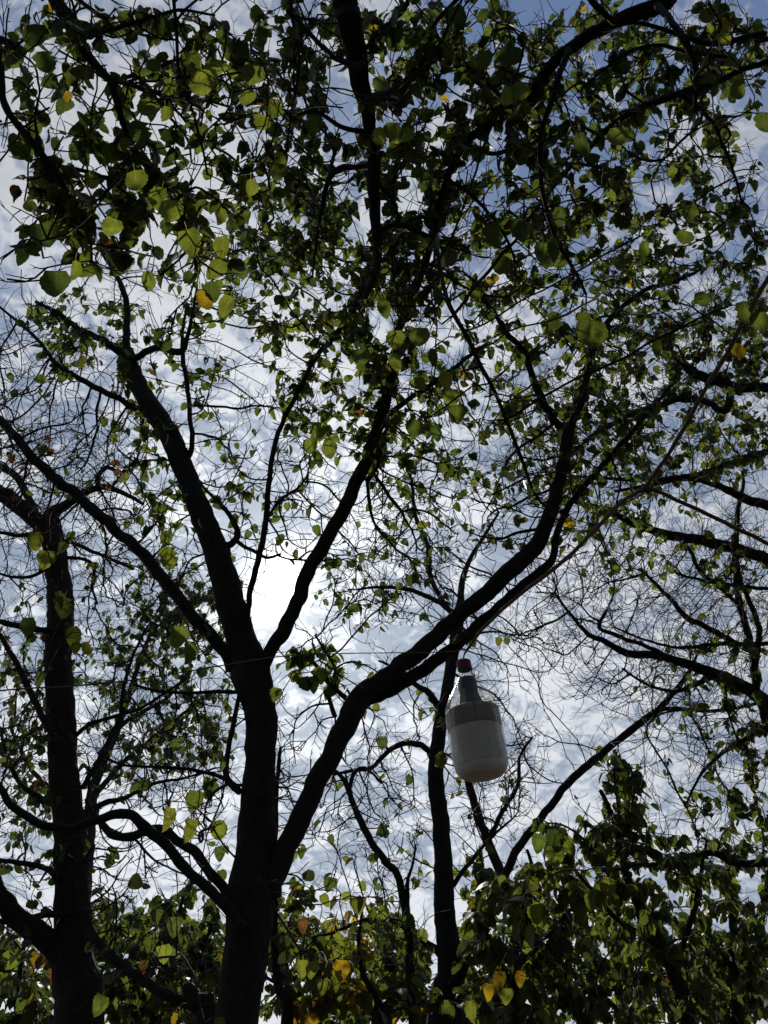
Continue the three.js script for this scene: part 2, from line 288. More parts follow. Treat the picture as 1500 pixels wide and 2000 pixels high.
  // crooked fruiting twiglets, forking, on everything thinner than a wrist
  const twiglet = (p, d, L, r, depth) => {
    const m = 2 + Math.floor(L / 0.045), pts = [{ v: p.clone(), r }], v = p.clone(), dir = d.clone();
    for (let i = 1; i <= m; i++) {
      dir.x += (rnd() - 0.5) * 0.62; dir.y += (rnd() - 0.5) * 0.62 + 0.05; dir.z += (rnd() - 0.5) * 0.62; dir.normalize();
      v.addScaledVector(dir, L / m); pts.push({ v: v.clone(), r: r * (1 - 0.5 * i / m) * (0.88 + 0.3 * rnd()) });
      if (depth && i > 1 && i < m && rnd() < 0.34) { const e = new THREE.Vector3(rnd() - 0.5, rnd() - 0.4, rnd() - 0.5).normalize().multiplyScalar(0.9).add(dir).normalize(); twiglet(v, e, L * (0.25 + 0.45 * rnd()), r * 0.75, depth - 1); }
    }
    small.tube(pts, 3);
  };
  for (const a of done) if (a.one) { const p = vec(a.near), e = new THREE.Vector3(a.x, a.y, a.z); small.tube([{ v: p, r: 0.0016 }, { v: p.clone().lerp(e, 0.5).add(new THREE.Vector3(0.004, 0.008, 0.003)), r: 0.0015 }, { v: e, r: 0.0013 }], 4); }
  const fine = T.fine ?? 0.5, fineR = T.fineR ?? 0.0023;
  if (fine > 0) for (let j = 1; j < n; j++) {
    if (par[j] < 0 || lr[j] < 0 || lr[j] > 0.04) continue;
    const p = vec(j), [px, py, z] = project(p);
    if (z < 0.4 || px < -120 || px > W + 120 || py < -120 || py > H + 60) continue;
    for (let c = fine * (j < limbNodes ? 1.5 : 1); c > 0; c--) if (rnd() < c) { const d = new THREE.Vector3(rnd() - 0.5, rnd() - 0.42, rnd() - 0.5).normalize(); d.addScaledVector(p.clone().sub(vec(par[j])).normalize(), 0.45).normalize(); twiglet(p, d, (T.fineL ?? 0.22) * (0.25 + 1.0 * rnd() * rnd()), fineR * (0.85 + 0.4 * rnd()), 2); }
  }
  if (!small.empty) { const o = mesh('twigs', local(small).geometry(false), BARK.twig, root); o.userData.kind = 'stuff'; }
  // leaves on the tips
  const leaves = [], q1 = new THREE.Vector3(), up = new THREE.Vector3();
  for (const a of done) for (let i = 0; i < a.k; i++) {
    const j = a.near, p = par[j] < 0 ? j : par[j], base = vec(j).lerp(vec(p), rnd() * 0.9);
    let t, nrm, s = a.size * (0.62 + 0.5 * rnd()), col;
    if (a.one) { base.set(a.x, a.y, a.z); s = a.size; col = a.one[4]; const roll = a.one[5] ?? (rnd() - 0.5) * 0.7, R = new THREE.Vector3(1, 0, 0), U = new THREE.Vector3(0, CP, SP), F = new THREE.Vector3(0, SP, -CP); t = R.clone().multiplyScalar(Math.sin(roll)).addScaledVector(U, -Math.cos(roll)).addScaledVector(F, 0.3 * (rnd() - 0.5)).normalize(); nrm = F.clone().addScaledVector(R, 0.5 * (rnd() - 0.5)); }
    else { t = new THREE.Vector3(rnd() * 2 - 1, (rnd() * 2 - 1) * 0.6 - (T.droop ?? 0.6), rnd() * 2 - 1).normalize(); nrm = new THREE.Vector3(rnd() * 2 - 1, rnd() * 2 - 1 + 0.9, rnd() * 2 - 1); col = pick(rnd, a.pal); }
    q1.crossVectors(t, nrm).normalize(); up.crossVectors(q1, t);
    const m = new THREE.Matrix4().makeBasis(q1.clone().multiplyScalar(s * (0.85 + 0.3 * rnd())), t.clone().multiplyScalar(s), up.clone().multiplyScalar(s)).setPosition(base.x - at.x, base.y - at.y, base.z - at.z);
    const [px, py, z] = project(base.clone().addScaledVector(t, s * 0.7));
    const seen = z > 0 && px > -20 && px < W + 20 && py > -20 && py < H + 20;
    leaves.push({ m, col, show: seen ? s * FOC / z : 0, j: rnd(), v: Math.floor(rnd() * leafGeo.length), one: !!a.one });
  }
  leaves.sort((p, q) => q.one - p.one || q.show - p.show);
  let cut = 0; const most = T.singleLeaves ?? 300;
  while (cut < leaves.length && cut < most && leaves[cut].show >= 11) cut++;
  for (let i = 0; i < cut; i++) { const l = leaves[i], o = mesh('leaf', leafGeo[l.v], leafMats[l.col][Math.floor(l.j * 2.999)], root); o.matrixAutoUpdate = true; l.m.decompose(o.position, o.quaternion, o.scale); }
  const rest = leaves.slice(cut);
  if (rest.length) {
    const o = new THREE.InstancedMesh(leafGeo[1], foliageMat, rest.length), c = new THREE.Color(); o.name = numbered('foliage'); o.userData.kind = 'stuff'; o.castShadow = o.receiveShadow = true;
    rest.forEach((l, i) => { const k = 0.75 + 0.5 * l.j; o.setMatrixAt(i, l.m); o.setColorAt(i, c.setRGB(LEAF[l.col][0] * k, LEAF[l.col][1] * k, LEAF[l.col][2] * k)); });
    root.add(o);
  }
  console.log(T.name, 'nodes', n - limbNodes, 'chains', chains.length, 'leaves', leaves.length, 'single', cut, 'unreached', live.length);
  return root;
}

// ---------------------------------------------------------------- ground
{
  const g = new THREE.CircleGeometry(2500, 64).rotateX(-Math.PI / 2);
  for (let i = 0; i < g.attributes.uv.count; i++) g.attributes.uv.setXY(i, g.attributes.position.getX(i) / 3, g.attributes.position.getZ(i) / 3);
  const soil = dataTexture(256, (u, v) => { const q = 0.55 + 0.2 * torus(u, v, 1.5, 1.5, 3) + 0.15 * torus(u, v, 6, 6, 8); return [q, q * 0.92, q * 0.72]; }, true);
  const o = mesh('ground', g, new THREE.MeshStandardMaterial({ name: 'dry soil', color: new THREE.Color().setRGB(0.12, 0.10, 0.07), map: soil, roughness: 1 }));
  o.userData = { kind: 'structure', label: 'dry soil under the trees and shrubs', category: 'ground' };
}

// ---------------------------------------------------------------- trees standing in view
tree({ name: 'tree', label: 'dark forked tree in the middle, its right limb passing behind the hanging lamp', group: 'trees of the grove', seed: 11, fine: 0.8, spray: 2, sprayLeaf: 0.05, more: 2, step: 0.065, kill: 0.085, branches: 60, leafSize: 0.066,
  limbs: [
    { n: 'trunk', bare: 1, p: [[461, 2000, 90, 3.6], [472, 1925, 88], [482, 1850, 90], [492, 1750, 96], [500, 1650, 84], [501, 1600, 74], [508, 1500, 62], [510, 1425, 62], [506, 1375, 66], [492, 1325, 80], [486, 1290, 76, 3.6], [470, 1250, 62], [452, 1180, 58], [436, 1120, 55], [415, 1060, 49], [392, 1000, 46], [372, 950, 42], [350, 895, 42], [328, 845, 42], [298, 800, 42], [272, 755, 36], [253, 705, 30], [246, 685, 28, 3.5]] },
    { p: [[455, 1310, 30, 3.6], [440, 1275, 28], [410, 1238, 27], [380, 1205, 27], [335, 1150, 28], [280, 1085, 26], [225, 1035, 24], [155, 970, 25], [120, 945, 24], [75, 905, 22], [45, 870, 20], [0, 820, 18], [-60, 765, 15, 3.1], [-150, 690, 9]] },
    { bare: 0.4, p: [[505, 1340, 40, 3.6], [516, 1300, 30], [545, 1245, 33], [575, 1190, 33], [598, 1125, 33], [628, 1070, 32], [668, 1000, 31], [702, 930, 30], [725, 870, 26], [742, 825, 26], [757, 770, 24], [767, 710, 20], [777, 650, 17], [790, 610, 15], [808, 560, 14], [826, 520, 13, 2.7], [840, 470, 13], [856, 410, 12, 2.3]] },
    { p: [[487, 1270, 14, 3.6], [480, 1230, 12], [485, 1190, 11], [492, 1140, 12], [505, 1090, 12], [517, 1035, 12], [522, 980, 11], [528, 920, 10], [538, 865, 10], [557, 815, 9], [588, 755, 9], [612, 705, 9], [655, 655, 11], [690, 605, 13], [714, 550, 12, 2.8], [722, 500, 8]] },
    { bare: 0.5, p: [[520, 1745, 60, 3.6], [542, 1690, 50], [568, 1640, 48], [592, 1590, 47], [625, 1520, 47], [658, 1450, 48], [690, 1385, 52], [722, 1345, 44], [790, 1293, 38], [850, 1245, 38], [900, 1200, 36], [960, 1150, 36], [1010, 1103, 38], [1050, 1060, 36], [1075, 1000, 32], [1092, 940, 29], [1103, 890, 27], [1110, 848, 26], [1117, 830, 18], [1135, 785, 15], [1145, 740, 14], [1155, 700, 13], [1166, 660, 12], [1188, 628, 11], [1212, 603, 10], [1260, 567, 9], [1325, 547, 8, 3.0], [1370, 525, 5]] },
    { p: [[1108, 850, 24, 3.4], [1097, 836, 22], [1075, 810, 20], [1050, 765, 18], [1036, 725, 15], [1020, 685, 14], [990, 650, 11], [960, 605, 8, 2.9], [930, 560, 5]] },
    { p: [[700, 1375, 30, 3.55], [750, 1352, 32], [785, 1335, 30], [860, 1285, 28], [900, 1252, 27], [945, 1212, 25], [1000, 1163, 22], [1050, 1120, 20], [1080, 1090, 18], [1088, 1040, 13], [1110, 990, 13], [1150, 940, 12], [1190, 895, 11], [1230, 848, 10], [1270, 800, 8, 3.1], [1320, 745, 5]] },
    { p: [[246, 690, 20, 3.5], [246, 650, 14], [248, 600, 12], [240, 565, 11], [220, 525, 9], [192, 480, 7, 3.2]] },
    { p: [[250, 700, 22, 3.5], [225, 682, 18], [190, 660, 15], [150, 640, 12], [110, 610, 9], [70, 590, 6, 3.3]] },
    { p: [[252, 705, 22, 3.5], [270, 696, 16], [310, 678, 14], [350, 687, 14], [368, 650, 8], [378, 600, 6, 3.2], [385, 560, 4]] },
    { p: [[312, 680, 9, 3.5], [308, 660, 8], [318, 640, 6]] },
    { p: [[360, 905, 12, 3.55], [375, 870, 10], [372, 820, 9], [366, 760, 9], [358, 700, 9], [356, 650, 7, 3.3], [365, 600, 4]] },
    { p: [[280, 815, 12, 3.55], [262, 798, 12], [215, 770, 12], [165, 745, 11], [115, 715, 9], [90, 685, 8], [65, 655, 7], [0, 600, 5, 3.2], [-40, 570, 4]] },
    { p: [[760, 808, 12, 3.3], [800, 778, 10], [835, 755, 10], [880, 723, 9], [920, 693, 8, 3.0], [950, 670, 5]] },
    { p: [[718, 940, 12, 3.35], [732, 915, 12], [738, 885, 11], [748, 850, 8], [770, 820, 5]] },
    { p: [[425, 1065, 20, 3.6], [450, 1062, 17], [464, 1048, 14], [458, 1022, 11], [440, 995, 9], [418, 972, 7], [396, 950, 5], [370, 915, 4]] },
    { p: [[462, 1057, 9, 3.55], [500, 1080, 8], [522, 1090, 7], [548, 1082, 5]] },
    { p: [[522, 1010, 7, 3.6], [550, 975, 7], [582, 953, 5], [600, 930, 4]] },
    { bare: 0.8, p: [[470, 1780, 34, 3.55], [448, 1748, 24], [410, 1703, 22], [378, 1662, 22], [345, 1640, 21], [320, 1622, 22], [290, 1621, 20], [255, 1635, 20], [225, 1630, 18], [200, 1610, 15], [178, 1583, 12, 3.5], [170, 1560, 8]] },
    { bare: 0.8, p: [[470, 1810, 34, 3.5], [445, 1776, 25], [415, 1745, 24], [375, 1708, 22], [340, 1670, 24], [310, 1640, 24], [280, 1608, 23], [250, 1590, 22], [210, 1596, 21], [175, 1606, 21], [140, 1617, 20], [100, 1615, 19], [60, 1600, 18], [20, 1570, 17], [0, 1540, 16], [-50, 1495, 13, 3.2]] },
    { p: [[470, 1548, 14, 3.55], [452, 1535, 14], [441, 1510, 12], [446, 1460, 10], [460, 1395, 10], [468, 1340, 7], [462, 1300, 5]] },
    { p: [[460, 1535, 9, 3.6], [425, 1515, 8], [365, 1502, 7], [305, 1498, 6], [240, 1494, 5], [190, 1470, 4]] },
    { p: [[468, 1352, 9, 3.6], [430, 1351, 8], [380, 1353, 7], [310, 1350, 6], [262, 1337, 5]] },
    { p: [[690, 1375, 12, 3.6], [648, 1340, 9], [618, 1300, 8], [600, 1285, 6], [570, 1270, 4]] },
    { p: [[655, 1400, 10, 3.65], [640, 1350, 8], [655, 1310, 6], [640, 1280, 5], [615, 1240, 4]] },
  ],
  clumps: [
    // small-leaved upper middle
    [600, 560, 160, 110, 2.7, 3.6, 60, 3, GREEN], [560, 440, 120, 90, 2.4, 3.3, 60, 3, DARK], [640, 700, 130, 100, 3, 3.7, 55, 2.4, GREEN], [740, 640, 90, 130, 2.5, 3.2, 60, 3, GREEN], [830, 760, 110, 90, 2.9, 3.6, 38, 2.2, GREEN], [690, 830, 110, 60, 3, 3.6, 30, 2.4, GREEN], [800, 880, 130, 60, 3, 3.7, 34, 2.2, GREEN],
    [420, 560, 90, 70, 3, 3.6, 16, 2, GREEN], [340, 730, 110, 110, 3.1, 3.9, 34, 2.2, GREEN], [200, 650, 130, 70, 3.2, 3.9, 36, 3, DARK], [120, 620, 60, 70, 3.2, 3.8, 16, 2.5, DARK], [300, 900, 70, 120, 3.3, 3.9, 22, 1.8, GREEN], [430, 950, 70, 70, 3.3, 4, 12, 1, GREEN], [330, 1000, 60, 70, 3.2, 3.6, 10, 1.5, GREEN],
    [520, 880, 110, 130, 3.4, 4.1, 46, 0.6, GREEN], [600, 1000, 140, 130, 3.4, 4.2, 50, 0.35, DULL],
    // bare twigs on the left
    [130, 820, 150, 130, 3.1, 4, 70, 0.1, DRY], [60, 690, 100, 90, 3, 3.6, 34, 0.2, DULL], [230, 980, 120, 110, 3.4, 4.1, 50, 0.12, DRY], [300, 1130, 130, 80, 3.5, 4.3, 26, 0.1, DRY], [60, 1000, 100, 90, 3.2, 3.9, 30, 0.1, DRY], [240, 860, 130, 80, 3.2, 4, 40, 0.15, DRY],
    // right arms
    [1000, 620, 120, 80, 2.8, 3.4, 44, 2.4, DARK], [1130, 720, 110, 100, 3, 3.6, 44, 2.2, GREEN], [1240, 560, 100, 80, 2.9, 3.4, 40, 2.4, DARK], [960, 760, 110, 90, 3.1, 3.8, 40, 1.2, GREEN], [1000, 900, 130, 100, 3.2, 4, 54, 0.7, GREEN], [1200, 860, 110, 80, 3.1, 3.8, 46, 1.6, DARK], [1180, 970, 110, 70, 3.2, 3.9, 36, 1.2, DARK], [1120, 640, 80, 60, 2.9, 3.4, 24, 2, GREEN],
    [860, 1000, 140, 110, 3.4, 4.2, 60, 0.35, GREEN], [780, 1130, 110, 90, 3.5, 4.3, 40, 0.4, DULL], [950, 1060, 70, 60, 3.4, 4, 18, 0.3, GREEN], [1120, 1010, 60, 60, 3.2, 3.7, 16, 1, GREEN],
    [620, 1300, 70, 50, 3.4, 3.8, 12, 1.6, GREEN], [590, 1270, 50, 40, 3.5, 4, 8, 1.5, GREEN], [760, 1350, 90, 60, 3.6, 4, 8, 0.6, LIGHT], [680, 1130, 60, 60, 3.5, 4, 10, 1, DULL],
    [300, 1480, 130, 70, 3.4, 4.2, 30, 0.15, DRY], [360, 1560, 90, 50, 3.4, 3.9, 16, 0.1, DULL], [590, 1450, 60, 70, 3.5, 4, 12, 0, GREEN], [560, 1560, 40, 60, 3.5, 3.9, 8, 0, GREEN], [330, 1700, 80, 40, 3.4, 3.8, 10, 0.1, DRY], [700, 1480, 50, 60, 3.6, 4, 10, 0, GREEN],
  ],
  singles: [[335, 1590, 46, 2.4, 6], [376, 1612, 44, 2.4, 6], [426, 1612, 42, 2.4, 2], [388, 1556, 40, 2.4, 0], [358, 1235, 44, 2.6, 0], [372, 1265, 46, 2.6, 1], [330, 1080, 48, 2.6, 2], [320, 1045, 34, 2.6, 0], [440, 1490, 22, 2.6, 1], [614, 1885, 24, 2.5, 2], [542, 1350, 28, 2.8, 1], [612, 1890, 26, 2.6, 2], [605, 1330, 34, 2.8, 1], [622, 1312, 36, 2.8, 0], [590, 1330, 30, 2.8, 3], [640, 870, 38, 2.9, 2], [622, 835, 42, 2.9, 0], [600, 865, 34, 2.9, 0], [612, 890, 38, 2.9, 1], [708, 1085, 22, 2.9, 0]] });

tree({ name: 'tree', label: 'tall straight dark tree at the left edge, forking near the top of its trunk', group: 'trees of the grove', bark: 'red', seed: 23, fine: 0.8, fineL: 0.3, spray: 1.8, sprayLeaf: 0.08, tip: 0.0028, step: 0.08, kill: 0.1, branches: 50, leafSize: 0.055,
  limbs: [
    { n: 'trunk', bare: 1, p: [[152, 2000, 98, 4.5], [144, 1900, 86], [142, 1800, 70], [140, 1700, 65], [134, 1600, 62], [125, 1500, 55], [120, 1400, 56], [114, 1300, 52], [119, 1200, 52], [113, 1120, 46], [105, 1060, 42], [98, 1025, 42], [100, 1005, 30], [112, 995, 24], [132, 984, 19], [165, 963, 14], [200, 952, 12], [240, 962, 9], [280, 985, 6]] },
    { p: [[105, 1070, 40, 4.5], [82, 1028, 38], [50, 1000, 37], [20, 976, 36], [-20, 950, 34], [-120, 880, 24, 4.2]] },
    { p: [[75, 1020, 18, 4.4], [66, 995, 17], [52, 965, 16], [30, 930, 14], [0, 910, 13], [-50, 870, 8]] },
    { bare: 0.7, p: [[135, 1890, 54, 4.5], [97, 1842, 50], [60, 1810, 46], [25, 1785, 42], [0, 1748, 40], [-40, 1690, 34, 4.2], [-80, 1620, 20]] },
    { p: [[195, 955, 11, 4.5], [190, 938, 10], [204, 914, 9], [240, 921, 7], [262, 900, 5]] },
    { p: [[112, 1720, 12, 4.4], [92, 1696, 11], [50, 1686, 10], [0, 1680, 9], [-40, 1670, 6]] },
    { p: [[120, 1785, 14, 4.4], [90, 1786, 13], [50, 1795, 12], [0, 1800, 10], [-40, 1790, 6]] },
    { p: [[105, 1430, 14, 4.4], [88, 1412, 13], [70, 1375, 12], [50, 1335, 11], [35, 1300, 10], [12, 1262, 9], [0, 1240, 8], [-30, 1200, 5]] },
    { p: [[112, 1234, 15, 4.4], [95, 1231, 14], [50, 1225, 13], [0, 1215, 11], [-40, 1210, 8]] },
    { p: [[160, 1540, 13, 4.5], [190, 1490, 12], [215, 1440, 11], [235, 1400, 9], [240, 1350, 8], [260, 1280, 6], [290, 1220, 5]] },
    { p: [[145, 1440, 10, 4.5], [175, 1415, 9], [220, 1400, 8], [270, 1385, 7], [320, 1355, 6], [370, 1320, 4]] },
    { p: [[112, 1052, 9, 4.5], [140, 1060, 8], [175, 1075, 8], [225, 1095, 7], [262, 1112, 5]] },
    { p: [[118, 1090, 9, 4.5], [150, 1090, 8], [172, 1095, 7], [184, 1110, 7], [180, 1145, 5], [190, 1180, 4]] },
    { p: [[100, 1100, 9, 4.4], [72, 1122, 7], [30, 1128, 6], [-10, 1118, 5]] },
    { p: [[80, 1035, 10, 4.4], [45, 1045, 9], [0, 1040, 8], [-30, 1030, 6]] },
    { p: [[110, 1560, 14, 4.6], [80, 1560, 12], [40, 1530, 9], [15, 1480, 7], [0, 1420, 5]] },
    { p: [[165, 1590, 14, 4.6], [200, 1570, 12], [240, 1560, 9], [300, 1530, 7], [360, 1520, 5], [420, 1500, 4]] },
  ],
  clumps: [
    [60, 1130, 120, 130, 4.2, 5, 45, 0.3, DRY], [220, 1050, 110, 100, 4.4, 5.2, 45, 0.15, DRY], [60, 900, 110, 110, 4, 4.9, 40, 0.35, DRY], [150, 900, 120, 90, 4.2, 5, 40, 0.1, DRY], [40, 1350, 90, 160, 4.2, 5, 60, 1.1, DULL], [60, 1500, 90, 100, 4.2, 5, 36, 1.2, DULL], [50, 1650, 90, 90, 4.2, 4.8, 30, 0.9, DULL],
    [240, 1250, 120, 110, 4.5, 5.3, 36, 0.6, DULL], [250, 1430, 120, 90, 4.5, 5.3, 40, 0.4, DULL], [330, 1400, 110, 80, 4.6, 5.4, 34, 0.5, DULL], [250, 1540, 110, 50, 4.6, 5.2, 24, 0.3, DULL], [220, 1700, 80, 60, 4.5, 5, 16, 0.2, DULL], [40, 1780, 80, 70, 4.2, 4.7, 12, 0.8, DULL], [320, 1620, 80, 50, 4.6, 5.2, 12, 0, DULL],
  ],
  singles: [[70, 1048, 40, 2.8, 6], [118, 1065, 24, 2.8, 0], [92, 1085, 38, 2.8, 6], [108, 1165, 36, 2.9, 7], [130, 1178, 44, 2.9, 0], [132, 1238, 44, 2.9, 6], [58, 1215, 38, 2.9, 7], [145, 1260, 24, 2.9, 6], [168, 1260, 28, 2.9, 2], [75, 1320, 30, 3, 7], [12, 888, 22, 3, 5], [24, 892, 20, 3, 5], [92, 855, 18, 3.2, 5], [100, 880, 17, 3.2, 5]] });

tree({ name: 'tree', label: 'slim dark tree behind the hanging lamp, with a long thorny branch rising to its right', group: 'trees of the grove', seed: 37, fine: 0.7, fineL: 0.3, spray: 1.8, sprayLeaf: 0.08, tip: 0.0028, step: 0.09, kill: 0.11, branches: 45, leafSize: 0.07, stub: 0.2,
  limbs: [
    { n: 'trunk', bare: 0.7, p: [[872, 2000, 80, 5.5], [882, 1900, 56], [870, 1800, 44], [866, 1700, 38], [860, 1600, 35], [851, 1525, 33], [856, 1450, 29], [868, 1375, 25], [881, 1300, 24], [890, 1250, 26], [895, 1200, 22], [900, 1170, 13], [905, 1125, 11], [922, 1085, 8], [950, 1040, 6], [975, 1000, 4]] },
    { p: [[892, 1215, 12, 5.5], [870, 1185, 11], [840, 1168, 10], [800, 1152, 9], [750, 1147, 7], [700, 1150, 4]] },
    { p: [[875, 1190, 11, 5.5], [842, 1130, 10], [834, 1060, 9], [812, 1010, 8], [802, 930, 6], [780, 880, 4]] },
    { p: [[850, 1470, 13, 5.5], [815, 1453, 12], [780, 1455, 11], [750, 1475, 9], [725, 1500, 8], [690, 1505, 7], [650, 1512, 5]] },
    { p: [[868, 1400, 18, 5.5], [855, 1378, 16], [835, 1352, 14], [815, 1338, 11], [780, 1310, 7], [740, 1290, 4]] },
    { p: [[868, 1870, 20, 5.5], [845, 1850, 18], [820, 1830, 16], [780, 1805, 12], [750, 1795, 10], [705, 1800, 8], [650, 1822, 6], [610, 1830, 4]] },
    { bare: 0.5, p: [[885, 1930, 30, 5.4], [903, 1893, 26], [922, 1850, 24], [950, 1800, 21], [970, 1745, 20], [990, 1700, 19], [1020, 1645, 18], [1050, 1605, 18], [1075, 1572, 17], [1110, 1530, 17], [1150, 1493, 17], [1190, 1458, 16], [1230, 1428, 14], [1290, 1380, 12], [1325, 1343, 10], [1350, 1303, 7, 5], [1365, 1270, 4]] },
    { p: [[1280, 1388, 9, 5.1], [1320, 1383, 8], [1365, 1388, 8], [1420, 1386, 7], [1500, 1370, 6], [1560, 1360, 4]] },
    { p: [[885, 1730, 10, 5.6], [905, 1700, 9], [930, 1670, 8], [955, 1640, 6], [1000, 1600, 4]] },
  ],
  clumps: [
    [950, 1390, 70, 130, 5.2, 6.4, 44, 0.06, DULL], [1000, 1480, 80, 90, 5.3, 6.5, 40, 0, DULL], [950, 1570, 80, 70, 5.2, 6.3, 32, 0.05, DULL], [1040, 1290, 80, 60, 5.2, 6, 18, 0.04, DULL], [790, 1520, 90, 110, 5.3, 6.3, 34, 0.05, DULL], [720, 1620, 100, 80, 5.3, 6.2, 30, 0.15, LIGHT], [760, 1700, 90, 60, 5.2, 6, 20, 0.8, LIGHT], [820, 1600, 40, 60, 5.3, 6, 10, 0.2, DULL],
    [780, 1060, 110, 110, 5.4, 6.6, 46, 0.5, DULL], [840, 930, 110, 80, 5.3, 6.3, 30, 0.8, DULL], [700, 1180, 90, 60, 5.4, 6.4, 22, 0.5, DULL], [900, 1480, 30, 40, 5, 5.5, 6, 2, LIGHT], [840, 1380, 30, 50, 5.2, 5.6, 8, 1.6, LIGHT], [690, 1790, 70, 40, 5.2, 5.7, 8, 1, YELLOW], [930, 1230, 60, 50, 5.3, 6, 12, 0.1, YELLOW],
  ],
  singles: [[747, 1445, 26, 3.6, 7], [712, 1762, 34, 3.8, 6], [748, 1775, 30, 3.8, 2], [690, 1760, 30, 3.8, 6], [585, 1800, 28, 3.4, 5], [978, 1250, 18, 4, 6], [990, 1248, 16, 4, 7]] });

tree({ name: 'tree', label: 'leaning dark stem rising behind the lamp from the bottom right of the slim tree', group: 'trees of the grove', seed: 41, step: 0.1, kill: 0.12, branches: 25, leafSize: 0.08,
  limbs: [
    { n: 'trunk', bare: 0.5, p: [[1145, 2000, 37, 6], [1100, 1945, 34], [1060, 1880, 31], [1030, 1810, 28], [1000, 1750, 23], [968, 1680, 19], [950, 1635, 18], [930, 1580, 17], [915, 1525, 15], [908, 1480, 12], [915, 1430, 10], [930, 1380, 8], [925, 1320, 5]] },
    { p: [[1125, 1985, 14, 5.9], [1100, 1890, 13], [1070, 1800, 12], [1050, 1725, 9], [1030, 1660, 6]] },
    { p: [[952, 1640, 10, 6], [985, 1580, 9], [1012, 1530, 8], [1015, 1480, 6], [1040, 1440, 4]] },
  ],
  clumps: [[1000, 1540, 80, 110, 5.8, 6.8, 40, 0.03, DULL], [960, 1430, 60, 90, 5.8, 6.6, 26, 0.03, DULL], [1000, 1750, 90, 60, 5.5, 6.4, 22, 2, LIGHT], [940, 1700, 60, 50, 5.6, 6.2, 12, 1.5, LIGHT]] });

tree({ name: 'sapling', label: 'thin dark stem with few twigs, left of the slim tree behind the lamp', group: 'trees of the grove', seed: 43, step: 0.08, kill: 0.1, branches: 20, leafSize: 0.07,
  limbs: [
    { n: 'trunk', bare: 0.3, p: [[806, 2000, 20, 5], [801, 1925, 18], [798, 1830, 17], [778, 1715, 15], [755, 1685, 15], [722, 1640, 14], [700, 1595, 13], [681, 1545, 10], [665, 1515, 8], [640, 1498, 6], [615, 1490, 4]] },
    { p: [[798, 1830, 12, 5], [797, 1780, 10], [795, 1725, 8], [805, 1690, 5], [812, 1650, 4]] },
    { p: [[681, 1548, 9, 5], [692, 1510, 8], [715, 1500, 6], [745, 1530, 4]] },
  ],
  clumps: [[700, 1540, 90, 70, 4.8, 5.5, 20, 0.05, DRY], [630, 1560, 60, 70, 4.8, 5.4, 14, 0.05, DRY], [760, 1650, 60, 60, 4.8, 5.4, 14, 0.3, DRY], [640, 1620, 60, 40, 4.8, 5.3, 10, 0.2, DRY], [765, 1790, 60, 60, 4.7, 5.3, 10, 1.2, GREEN]] });

tree({ name: 'sapling', label: 'thin dark stem standing close behind the right side of the big forked trunk', group: 'trees of the grove', seed: 47, step: 0.08, kill: 0.1, branches: 15, leafSize: 0.07,
  limbs: [{ n: 'trunk', p: [[562, 2000, 27, 4.6], [543, 1925, 19], [536, 1825, 15], [535, 1725, 14], [537, 1600, 12], [541, 1530, 9], [548, 1460, 6]] }],
  clumps: [[590, 1720, 50, 60, 4.4, 5, 12, 1.6, GREEN], [600, 1790, 60, 50, 4.4, 4.9, 12, 1.3, GREEN], [580, 1500, 50, 80, 4.5, 5, 12, 0.05, DRY], [600, 1640, 50, 60, 4.5, 5, 10, 0.1, DRY]] });

tree({ name: 'sapling', label: 'crooked bare stem sweeping up leftwards between the two big dark trunks', group: 'trees of the grove', seed: 53, step: 0.08, kill: 0.1, branches: 15, leafSize: 0.07, stub: 0.3,
  limbs: [
    { n: 'trunk', p: [[402, 2000, 42, 4], [385, 1960, 34], [368, 1930, 26], [362, 1925, 20]] },
    { p: [[395, 1980, 22, 4], [365, 1958, 22], [318, 1943, 22], [282, 1916, 22], [250, 1895, 21], [215, 1862, 19], [185, 1830, 17], [163, 1780, 13], [150, 1740, 10], [160, 1690, 7, 4.2], [185, 1650, 5]] }],
  clumps: [[230, 1780, 60, 80, 3.9, 4.4, 14, 0.1, DRY], [330, 1850, 60, 50, 3.9, 4.3, 10, 0.1, DRY], [220, 1680, 60, 50, 4, 4.4, 10, 0.1, DRY]] });

